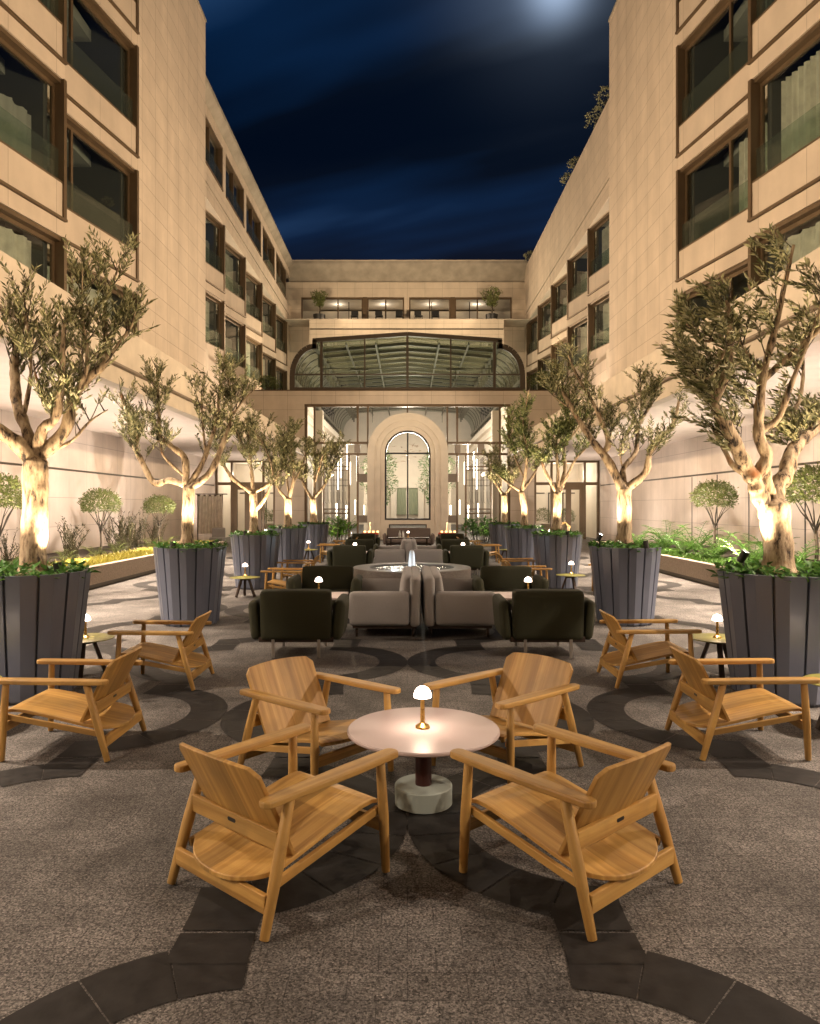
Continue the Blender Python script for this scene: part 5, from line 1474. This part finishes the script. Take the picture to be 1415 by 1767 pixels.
def make_side_table(label):
    t = thing('side_table', label, 'table', (0, 0, 0), 0, 'round olive green side tables')
    m = MB(); m.lathe([(0.255, 0.372), (0.272, 0.376), (0.275, 0.380), (0.273, 0.384), (0.001, 0.385)], 40, capt=False); m.build('table_top', M['olive_top'], t)
    for k in range(3):
        a = R(30 + 120 * k); l = MB()
        l.beam((0.19 * math.cos(a), 0.19 * math.sin(a), 0.0), (0.07 * math.cos(a), 0.07 * math.sin(a), 0.37), 0.05, 0.035, up=(math.cos(a), math.sin(a), 0.3)); l.build('leg', M['darkwood'], t, bevel=0.006)
    m = MB(); m.lathe([(0.09, 0.33), (0.10, 0.371)], 20); m.build('hub', M['darkwood'], t)
    return t
st0 = None
for x, y, z, rz, lb in ((-3.20, 7.25, -0.03, 10, 'olive green side table half hidden behind the nearest left planter'), (3.08, 7.25, -0.03, -10, 'olive green side table half hidden behind the nearest right planter'),
        (-3.34, 5.45, -0.03, 0, 'olive green side table at the left picture edge'), (3.25, 5.43, -0.03, 30, 'olive green side table at the right picture edge'),
        (-2.98, 13.4, 0, 75, 'olive green side table with lit lamp before the third left planter'), (3.10, 13.85, 0, 20, 'olive green side table with lit lamp before the third right planter'),
        (-2.96, 21.9, 0, 0, 'olive green side table before the last left planters'), (2.96, 21.9, 0, 0, 'olive green side table before the last right planters')):
    if st0 is None: st0 = make_side_table(lb); o = st0
    else: o = dup(st0, (x, y, 0), rz, lb)
    o.location = (x, y, 0.006); o.rotation_euler = (0, 0, R(rz))
    if z: o.scale = (1, 1, (0.385 + z) / 0.385)

def make_low_table(label):
    t = thing('low_table', label, 'table', (0, 0, 0), 0, 'square low tables between the armchairs')
    m = MB(); m.box(-0.36, 0.36, -0.34, 0.34, 0.475, 0.50); m.build('table_top', M['table_top'], t, bevel=0.006)
    m = MB(); m.lathe([(0.2, 0), (0.2, 0.02), (0.035, 0.03), (0.035, 0.474)], 24); m.build('column', M['oxblood'], t)
    return t
lt0 = None
for x, y, lb in ((-1.16, 9.55, 'square pale table between the nearest left olive armchairs'), (1.52, 9.55, 'square pale table between the nearest right olive armchairs'),
        (-1.33, 18.5, 'square pale table among left armchairs beyond the fountain'), (1.38, 18.5, 'square pale table among right armchairs beyond the fountain')):
    if lt0 is None: lt0 = make_low_table(lb); lt0.location = (x, y, 0.006)
    else: dup(lt0, (x, y, 0.006), 0, lb)

# ================================================================== UPHOLSTERED SEATS
def make_sofa(name, label, cat, group, L, D, fab, legm, arm_h=0.60, back_h=0.74, seat_h=0.40, n_seat=1, legs_in=0.14):
    """local: front = -y, back = +y side; length along x"""
    t = thing(name, label, cat, (0, 0, 0), 0, group)
    m = MB(); m.box(-L / 2 + 0.10, L / 2 - 0.10, -D / 2 + 0.06, D / 2 - 0.06, 0.17, 0.23); m.build('frame', M['darkwood'], t, bevel=0.006)
    m = MB()
    for k in range(n_seat):
        w = (L - 0.24) / n_seat; xc = -L / 2 + 0.12 + w * (k + 0.5)
        m.cushion((xc, -0.05, 0.315), (w / 2 - 0.004, D / 2 - 0.06, 0.09), 0.055, (0.0, 0.02, 0.022))
    m.build('seat_cushion', fab, t, weld=True)
    m = MB(); mm = Matrix.Translation((0, D / 2 - 0.085, (back_h + 0.20) / 2)) @ Matrix.Rotation(R(-5), 4, 'X')
    m.cushion((0, 0, 0), (L / 2 - 0.125, 0.080, (back_h - 0.20) / 2), 0.035, (0.006, 0.02, 0.006), M4=mm); m.build('backrest', fab, t, weld=True)
    for sg in (-1, 1):
        m = MB(); mm = Matrix.Translation((sg * (L / 2 - 0.055), -0.02, (arm_h + 0.19) / 2)) @ Matrix.Rotation(R(sg * 5), 4, 'Y')
        m.cushion((0, 0, 0), (0.060, D / 2 - 0.03, (arm_h - 0.19) / 2), 0.055, (0.022, 0.012, 0.006), M4=mm); m.build('armrest', fab, t, weld=True)
        for q in (-1, 1):
            l = MB(); l.box(sg * (L / 2 - legs_in) - 0.016, sg * (L / 2 - legs_in) + 0.016, q * (D / 2 - 0.05) - 0.012, q * (D / 2 - 0.05) + 0.012, 0, 0.205); l.build('leg', legm, t, bevel=0.003)
    return t
AG = 'olive armchairs around the low tables'
ac = [((-1.22, 8.33), 180, 'olive armchair with its back to us, nearest at left'), ((1.54, 8.33), 180, 'olive armchair with its back to us, nearest at right'),
      ((-1.21, 10.80), 0, 'olive armchair facing us across the table, left of the fountain'), ((1.50, 10.80), 0, 'olive armchair facing us across the table, right of the fountain'),
      ((-1.35, 17.3), 180, 'olive armchair with its back to us, beyond the fountain at left'), ((1.38, 17.3), 180, 'olive armchair with its back to us, beyond the fountain at right'),
      ((-1.32, 19.8), 0, 'olive armchair facing us beyond the fountain at left'), ((1.33, 19.8), 0, 'olive armchair facing us beyond the fountain at right'),
      ((-1.45, 24.6), 180, 'farthest olive armchair at left, before the candle stand'), ((1.5, 24.6), 180, 'farthest olive armchair at right, before the candle stand')]
a0 = None
for (x, y), rz, lb in ac:
    if a0 is None: a0 = make_sofa('armchair', lb, 'armchair', AG, 1.02, 0.80, M['olive_fab'], M['silver'], arm_h=0.625, back_h=0.745, legs_in=0.26); a0.location = (x, y, 0.006); a0.rotation_euler = (0, 0, R(rz))
    else: dup(a0, (x, y, 0.006), rz, lb)
SG = 'taupe sofas back to back in the middle'
sf = [((-0.285, 10.06), 90, 'taupe sofa facing left, nearest of the back to back pairs'), ((0.665, 10.06), -90, 'taupe sofa facing right, nearest of the back to back pairs'),
      ((-0.37, 19.05), 90, 'taupe sofa facing left, just beyond the fountain'), ((0.44, 19.05), -90, 'taupe sofa facing right, just beyond the fountain')]
def make_taupe(label):
    t = thing('sofa', label, 'sofa', (0, 0, 0), 0, SG)
    L, D = 1.76, 0.92
    m = MB(); m.box(-L / 2 + 0.06, L / 2 - 0.06, -D / 2 + 0.05, D / 2 - 0.06, 0.11, 0.19); m.build('frame', M['darkwood'], t, bevel=0.006)
    for k in range(2):
        w = (L - 0.26) / 2; xc = (k - 0.5) * w
        m = MB(); m.cushion((xc, -0.07, 0.285), (w / 2 - 0.004, D / 2 - 0.05, 0.09), 0.06, (0, 0.02, 0.02)); m.build('seat_cushion', M['grey_fab'], t, weld=True)
    # backrest: a thick mat folded over a rail, with two rolls
    m = MB()
    for (yy, zc, hz, th) in ((D / 2 - 0.075, 0.45, 0.325, 0.072), (D / 2 - 0.20, 0.47, 0.31, 0.072)):
        mm = Matrix.Translation((0, yy, zc)) @ Matrix.Rotation(R(-1 if yy > D / 2 - .1 else -7), 4, 'X')
        m.cushion((0, 0, 0), (L / 2 - (0.02 if yy > D / 2 - .1 else 0.13), th, hz), 0.055, (0.012, 0.02, 0.012), M4=mm)
    m.build('backrest', M['grey_fab'], t, weld=True)
    for sg in (-1, 1):
        m = MB(); mm = Matrix.Translation((sg * (L / 2 - 0.06), -0.07, 0.365)) @ Matrix.Rotation(R(sg * 4), 4, 'Y')
        m.cushion((0, 0, 0), (0.06, D / 2 - 0.085, 0.215), 0.04, (0.03, 0.006, 0.004), M4=mm); m.build('armrest', M['grey_fab'], t, weld=True)
        for q in (-1, 1):
            l = MB(); l.tube([(sg * (L / 2 - 0.12), q * (D / 2 - 0.1), 0), (sg * (L / 2 - 0.12), q * (D / 2 - 0.1), 0.12)], [0.014, 0.02], 8); l.build('leg', M['darkwood'], t)
    return t
s0 = None
for (x, y), rz, lb in sf:
    if s0 is None: s0 = make_taupe(lb); s0.location = (x, y, 0.006); s0.rotation_euler = (0, 0, R(-rz))
    else: dup(s0, (x, y, 0.006), -rz, lb)
o = make_sofa('sofa', 'brown three seat sofa facing us before the stone arch', 'sofa', None, 1.95, 0.85, M['brown_fab'], M['darkwood'], arm_h=0.60, back_h=0.80, n_seat=2)
o.location = (0.05, 28.2, 0.006)
t = thing('coffee_table', 'dark oblong table before the brown sofa', 'table', (0.05, 26.9, 0.006))
m_ = MB(); m_.box(-0.75, 0.75, -0.3, 0.3, 0.46, 0.50); m_.build('table_top', M['darkwood'], t, bevel=0.006)
for sx in (-1, 1):
    for sy in (-1, 1): l = MB(); l.box(sx * .66 - .025, sx * .66 + .025, sy * .22 - .025, sy * .22 + .025, 0, .459); l.build('leg', M['darkwood'], t)
b0 = None
for x, lb in ((-0.33, 'clear water bottle on the dark table, left of its pair'), (-0.21, 'clear water bottle on the dark table, nearer the lamp')):
    m_ = MB(); m_.lathe([(0.04, 0), (0.042, 0.01), (0.042, 0.15), (0.018, 0.20), (0.016, 0.25), (0.02, 0.26)], 16)
    o = m_.build('bottle', plain('bottle_glass', (0.7, 0.7, 0.68), 0.1)); o.location = (0.05 + x, 26.8, 0.507); tag(o, lb, 'bottle', 'bottles on the dark table')

# ================================================================== FOUNTAIN
t = thing('fountain', 'round grey granite fountain with water and a bubbling jet', 'fountain', (0.09, 14.6, 0.0))
m_ = MB(); m_.lathe([(1.15, 0.0), (1.18, 0.02), (1.18, 0.44), (1.17, 0.45), (0.86, 0.45), (0.85, 0.44), (0.85, 0.30)], 72, capb=False, capt=False); m_.build('basin', M['granite'], t)
m_ = MB(); m_.lathe([(0.852, 0.425), (0.001, 0.425)], 60, capb=False, capt=False); m_.build('water', M['water'], t)
m_ = MB(); m_.lathe([(0.085, 0.42), (0.07, 0.50), (0.062, 0.60), (0.055, 0.70), (0.045, 0.76), (0.02, 0.79), (0.001, 0.795)], 20, capt=False); m_.build('jet', M['foam'], t)
m_ = MB(); m_.lathe([(0.05, 0.30), (0.05, 0.47), (0.03, 0.48)], 16); m_.build('nozzle', M['bronze_dark'], t)
lamp('water_fill', 'POINT', (0.09 - 0.35, 14.45, 0.56), 6.0, (0.75, 0.9, 1.0), radius=0.03)  # two added points above the water, standing in for pale sky reflections
lamp('water_fill', 'POINT', (0.09 + 0.35, 14.45, 0.56), 6.0, (0.75, 0.9, 1.0), radius=0.03)

# ================================================================== BY THE ARCH: candle stands, shrubs
def candle_stand(x, lb):
    t = thing('candle_stand', lb, 'candle stand', (x, 34.2, 0.0), 0, 'candle stands beside the arch')
    m = MB(); m.box(-0.42, 0.42, -0.16, 0.16, 0.0, 0.34); m.build('plinth', M['darkwood'], t, bevel=0.01)
    m = MB(); m.box(-0.40, 0.40, -0.14, 0.14, 0.342, 0.42); m.build('tray', M['redpot'], t, bevel=0.008)
    for k in range(4):
        xx = -0.30 + 0.2 * k
        c = MB(); c.lathe([(0.032, 0.422), (0.032, 0.80 + 0.05 * ((k * 7) % 3))], 12); c.build('candle', M['candle'], t)
        v = MB(); v.lathe([(0.045, 0.425), (0.05, 0.50), (0.042, 0.50), (0.04, 0.43)], 12, c=(0, -0.10, 0)); v.v = [(a + xx + 0.06, b, c_) for a, b, c_ in v.v]; v.build('tealight', M['flame'], t)
        for o in t.children[-2:]:
            if o.name.startswith('candle'): o.location = (xx, 0.04, 0)
    return t
candle_stand(-1.75, 'red lit candle stand with white candles left of the arch')
candle_stand(1.85, 'red lit candle stand with white candles right of the arch')
for x in (-1.75, 1.85): lamp('candle_light', 'POINT', (x, 33.9, 0.75), 14, (1.0, 0.5, 0.22), radius=0.05)

def broad_shrub(seed, w, h, n=420, lw=0.12, ll=0.30):
    r = random.Random(seed); lf = MB(); st = MB()
    for i in range(26):
        a = r.uniform(0, 6.28); q = w * math.sqrt(r.random()); hh = h * r.uniform(0.5, 1.0)
        top = Vector((q * math.cos(a), q * 0.5 * math.sin(a), hh))
        st.tube([(q * .4 * math.cos(a), q * .2 * math.sin(a), 0), (top * 0.6)[:], top[:]], [.012, .01, .005], 4)
        for _ in range(n // 26):
            b = r.uniform(0, 6.28); u = r.uniform(0.35, 1.0)
            lf.leaf(top * u, Vector((math.cos(b), math.sin(b), r.uniform(-.1, 1.0))).normalized(), Vector((r.uniform(-.5, .5), r.uniform(-.5, .5), 1)), ll * r.uniform(.6, 1.1), lw * r.uniform(.7, 1.1))
    return st, lf
for x, lb, mt, sd in ((-3.2, 'bright green broad leaved shrub before the left glass bay', 'fern_leaf', 3), (3.35, 'dark green broad leaved shrub before the right glass bay', 'cover_leaf', 4)):
    t = thing('leafy_shrub', lb, 'shrub', (x, 33.3, 0.0), 0, 'shrubs before the glass front')
    st, lf = broad_shrub(sd, 0.95, 1.15); st.build('stem', M['twig'], t); lf.build('foliage', M[mt], t)
lamp('shrub_light', 'SPOT', (-3.2, 32.0, 0.15), 60, WARM2, target=(-3.2, 33.4, 0.7), angle=90, radius=0.05)

# interior trees flanking the arch, seen through the glass
for i, (x, lb) in enumerate(((-1.55, 'indoor olive tree seen through the arched window, at its left'), (1.6, 'indoor olive tree with curved trunk seen through the arched window, at its right'))):
    t = thing('indoor_tree', lb, 'tree', (x, 40.6, 0.0), 0, 'trees inside the glass front')
    r = random.Random(40 + i); sg = 1 if x < 0 else -1
    tr = MB(); tr.tube([(0.35 * -sg * -1 * 0.3, 0, 0), (sg * 0.12, 0, 0.8), (sg * 0.18, 0, 1.6), (-sg * 0.05, 0, 2.4), (-sg * 0.1, 0, 3.4)], [0.14, 0.12, 0.11, 0.08, 0.03], 10); tr.build('trunk', M['bark'], t)
    lf = MB()
    for _ in range(3000):
        a = r.uniform(0, 6.28); z = r.uniform(1.7, 4.9); q = (0.95 * math.sin(math.pi * min(1, (z - 1.5) / 3.6)) ** 0.6) * math.sqrt(r.random()) * (1 + 0.2 * math.sin(z * 5 + a * 2))
        n = Vector((math.cos(a), math.sin(a), r.uniform(-.5, .8))).normalized()
        lf.leaf(Vector((q * math.cos(a), q * math.sin(a), z)), n, Vector((r.uniform(-1, 1), r.uniform(-1, 1), 1)), r.uniform(.10, .18), .045)
    lf.build('crown', M['cover_leaf'], t)
# hedges seen through the corridor doors
hp = None
for x, lb in ((-7.55, 'round hedge bush in a pale trough behind the left doors, left one'), (-6.75, 'round hedge bush in a pale trough behind the left doors, right one'), (7.1, 'round hedge bush in a pale trough behind the right doors, left one'), (8.3, 'round hedge bush in a pale trough behind the right doors, right one')):
    t = thing('hedge_bush', lb, 'bush', (x, YP + 1.6, 0), 0, 'bushes behind the glazed doors')
    m_ = MB(); m_.box(-0.42, 0.42, -0.3, 0.3, 0.0, 0.75); m_.build('trough', M['white_int'], t)
    st, cr = ball_bush(77, 0.42, 0.42, 1.12, 0.7, 1200); cr.build('crown', M['bush_leaf'], t)

# cloth screen hanging at the far end of the left bed, and a pale chair beside it
t = thing('cloth_screen', 'pale cloth strips hanging from a rail beside the left doors', 'screen', (-8.0, 29.6, 0))
m_ = MB(); m_.tube([(-0.5, 0, 0), (-0.5, 0, 2.15)], 0.02, 6); m_.tube([(0.5, 0, 0), (0.5, 0, 2.15)], 0.02, 6); m_.tube([(-0.6, 0, 2.15), (0.7, 0, 2.15)], 0.022, 6)
for k in range(5): m_.lathe([(0.05, 0), (0.05, .06)], 8, c=(-0.45 + 0.22 * k, 0, 2.06))
m_.build('rail', M['bronze_dark'], t)
m_ = MB()
A = []; B = []
for k in range(49): 
    x = -0.5 + 1.0 * k / 48; y = 0.06 * math.sin(k * 1.05)
    A.append((x * 1.08, y - 0.05, 0.55)); B.append((x, y * .6, 2.1))
m_.strip(A, B, smooth=True); m_.build('cloth', M['curtain'], t)
t = thing('tub_chair', 'pale grey tub chair under the cloth strips', 'chair', (-7.35, 28.2, 0.006))
m_ = MB(); m_.cushion((0, 0, 0.38), (0.26, 0.26, 0.08), 0.06); m_.build('seat', M['grey_fab'], t)
m_ = MB(); m_.cushion((0, 0.22, 0.62), (0.26, 0.05, 0.2), 0.05); m_.build('backrest', M['grey_fab'], t)
for sx in (-1, 1):
    for sy in (-1, 1): l = MB(); l.tube([(sx * .22, sy * .2, 0), (sx * .2, sy * .18, .32)], .014, 6); l.build('leg', M['darkwood'], t)
t = thing('house_lantern', 'small wooden house shaped lantern behind the third right planter', 'lantern', (7.2, 33.5, 0.0))
m_ = MB()
for sx in (-1, 1):
    for sy in (-1, 1): m_.box(sx * .2 - .02, sx * .2 + .02, sy * .15 - .02, sy * .15 + .02, 0, 0.75)
    m_.beam((sx * .26, -.15, .70), (0, -.15, .93), .04, .04, up=(0, 1, 0)); m_.beam((sx * .26, .15, .70), (0, .15, .93), .04, .04, up=(0, 1, 0))
m_.box(-.2, .2, -.15, .15, 0.0, 0.04); m_.build('frame', M['wood_x'], t)
m_ = MB(); m_.lathe([(.05, .04), (.05, .25)], 10); m_.build('candle', M['candle'], t)

# ================================================================== UP ON THE TERRACES AND ROOFS
def pot_tree(x, lb, seed, h, w):
    t = thing('potted_tree', lb, 'tree', (x, 48.9, 13.98), 0, 'potted trees on the roof terrace')
    r = random.Random(seed)
    m = MB(); m.lathe([(0.36, 0), (0.42, 0.5), (0.38, 0.5)], 16); m.build('pot', M['black'], t)
    m = MB(); m.tube([(0, 0, .45), (0.05, 0, .9), (0, 0, 1.2)], [.06, .05, .04], 6)
    for k in range(5): a = k * 1.26; m.tube([(0, 0, 1.1), (.3 * math.cos(a), .3 * math.sin(a), 1.6), (.5 * math.cos(a), .5 * math.sin(a), h - .3)], [.03, .02, .008], 5)
    m.build('trunk', M['twig'], t)
    lf = MB()
    for _ in range(900):
        a = r.uniform(0, 6.28); z = r.uniform(1.05, h); q = w * (0.45 + 0.55 * (z - 1.0) / (h - 1.0)) * math.sqrt(r.random()) * (1 + .25 * math.sin(3 * a + z * 3))
        lf.leaf(Vector((q * math.cos(a), q * math.sin(a), z)), Vector((r.uniform(-1, 1), r.uniform(-1, 1), r.uniform(-.2, 1))).normalized(), Vector((r.uniform(-1, 1), r.uniform(-1, 1), 1)), r.uniform(.12, .22), .06)
    lf.build('crown', M['bush_leaf'], t)
pot_tree(-5.9, 'thin potted tree at the left end of the roof terrace', 5, 2.0, 0.55)
pot_tree(5.65, 'fuller potted tree at the right end of the roof terrace', 6, 2.15, 0.72)
c0 = None
for x, lb in ((-3.55, 'black terrace chair standing alone, left on the roof terrace'), (-1.9, 'black terrace chair in the second window from the left, outer one'), (-0.55, 'black terrace chair left of the pale pier'), (0.75, 'black terrace chair right of the pale pier'), (1.9, 'black terrace chair right of the pale pier, outer one')):
    if c0 is None:
        c0 = thing('terrace_chair', lb, 'chair', (x, 49.0, 13.98), 0, 'black chairs on the roof terrace')
        m = MB(); m.cushion((0, 0, .42), (.24, .24, .03), .025); m.build('seat', M['black'], c0)
        m = MB(); m.cushion((0, .22, .68), (.24, .03, .17), .025); m.build('backrest', M['black'], c0)
        for sx in (-1, 1):
            for sy in (-1, 1): l = MB(); l.box(sx * .22 - .015, sx * .22 + .015, sy * .2 - .015, sy * .2 + .015, 0, .42); l.build('leg', M['black'], c0)
    else: dup(c0, (x, 49.0, 13.98), rnd.uniform(-20, 20), lb)
def small_bush(x, y, z, w, h, lb, seed, mat='bush_leaf', name='terrace_bush', grp='bushes on the side terraces', n=900):
    t = thing(name, lb, 'bush', (x, y, z), 0, grp); r = random.Random(seed)
    st = MB()
    for k in range(7): a = k * .9; st.tube([(0, 0, 0), (w * .4 * math.cos(a), w * .4 * math.sin(a), h * .8)], [.015, .005], 4)
    st.build('stem', M['twig'], t)
    lf = MB()
    for _ in range(n):
        a = r.uniform(0, 6.28); u = r.uniform(-.4, 1); q = math.sqrt(1 - u * u) * r.uniform(.6, 1.05) * (1 + .2 * math.sin(4 * a + u * 5))
        lf.leaf(Vector((w * q * math.cos(a), w * q * math.sin(a), h * (.5 + .5 * u))), Vector((r.uniform(-1, 1), r.uniform(-1, 1), r.uniform(-.3, 1))).normalized(), Vector((r.uniform(-1, 1), r.uniform(-1, 1), 1)), r.uniform(.08, .16), .05)
    lf.build('foliage', M[mat], t)
small_bush(-7.1, 37.2, 7.4, 0.6, 0.85, 'round bush on the stone ledge left of the glass roof', 3)
small_bush(6.9, 37.2, 7.4, 0.75, 1.1, 'round bush on the stone ledge right of the glass roof', 4)
for i, (y, w, h, lb) in enumerate(((27.6, .5, 1.0, 'trailing plant on the right roof edge, highest of its row'), (30.0, .5, 1.5, 'tall twiggy plant on the right roof edge'), (31.4, .6, 1.3, 'twiggy plant on the right roof edge below the tallest'), (35.5, .4, 1.1, 'bushy plant midway down the right roof edge'), (37.0, .5, 0.9, 'low bushy plant midway down the right roof edge'), (48.6, .5, 1.1, 'small plant where right roof meets the rear building'))):
    small_bush(8.2, y, 17.90, w * .9, h * .62, lb, 30 + i, 'olive_leaf', 'roof_plant', 'plants along the right roof edge', 260)

# ================================================================== LAMPS OF THE PLACE AND ADDED FILL SPOTS
for s in (-1, 1):
    # floods behind the terrace parapets, aimed at the facades across the court
    for y in (-8, -2, 4, 10, 16, 22, 28):
        lamp('terrace_flood', 'SPOT', (s * 5.55, y, 4.98), P_FLOOD, WARM, target=(-s * 7.3, y + 1.0, 11.0), angle=150, blend=1.0, radius=0.12)
    lamp('terrace_flood', 'SPOT', (s * 5.9, 47.6, 14.4), P_FLOOD * 2.3, WARM, target=(-s * 8.0, 36.0, 14.0), angle=120, blend=1.0, radius=0.12)  # extra flood added to lift the dim upper far walls, source unseen
    lamp('terrace_flood', 'SPOT', (s * 6.7, 40, 7.9), P_FLOOD * 0.4, WARM, target=(s * 8.0, 39, 12.0), angle=150, blend=1.0, radius=0.12)
    for y in (27.5, 30.5): lamp('terrace_flood', 'SPOT', (s * 6.2, y, 4.6), 500, WARM2, target=(s * 8.0, y + .5, 8.5), angle=130, blend=1.0, radius=0.1)
    lamp('arch_fill', 'SPOT', (s * 4.9, 26.0, 3.7), 1250, WARM2, target=(-s * 0.3, 36.5, 2.9), angle=64, blend=1.0, radius=0.1)  # added spot to brighten the arch, no fixture modelled
    lamp('rear_fill', 'SPOT', (s * 7.5, 38.0, 11.2), 4800, WARM, target=(-s * 2.0, 50, 14.8), angle=90, blend=1.0, radius=0.5)  # added soft flood lifting the rear building, its mount is invented
    # wall washers in the beds
    for i, y in enumerate((-6, -1, 3.5, 7.5, 11.5, 15.5, 19.5, 23.5)):
        lamp('bed_washer', 'SPOT', (s * 6.75, y, 0.55), P_WASH, WASHC, target=(s * 8.3, y + 0.2, 3.0), angle=170, blend=1.0, radius=0.06)
    lamp('bed_washer', 'SPOT', (s * 7.2, 28.0, 0.4), P_WASH * 0.5, WASHC, target=(s * 9.6, 29, 2.2), angle=150, blend=1.0, radius=0.06)
    for y in (0.5, 4.5, 8.5, 13.0, 17.5, 22.0):
        lamp('soffit_light', 'SPOT', (s * 6.3, y, 3.9), 3000, WARM2, target=(s * 6.2, y + 0.5, 0.0), angle=100, blend=0.7, radius=0.05)
    lamp('bed_washer', 'SPOT', (s * 7.9, 32.5, 0.3), P_WASH * 0.8, WASHC, target=(s * 8.2, 34.5, 3.9), angle=160, blend=1.0, radius=0.06)
    # down lights at the terrace edge
    for y in (-3.5, 1.0, 5.5, 10.0, 15.0, 20.0, 26.0):
        lamp('down_light', 'SPOT', (s * 5.15, y, 3.74), P_DOWN, WARM2, target=(s * 3.0, y + 0.4, 0.0), angle=98, blend=1.0, radius=0.06)
    lamp('portico_fill', 'SPOT', (s * 3.6, 32.5, 0.3), 60, WARM2, target=(s * 2.5, 36.5, 5.0), angle=110, blend=1, radius=0.08)  # added low spot that brightens the portico wall
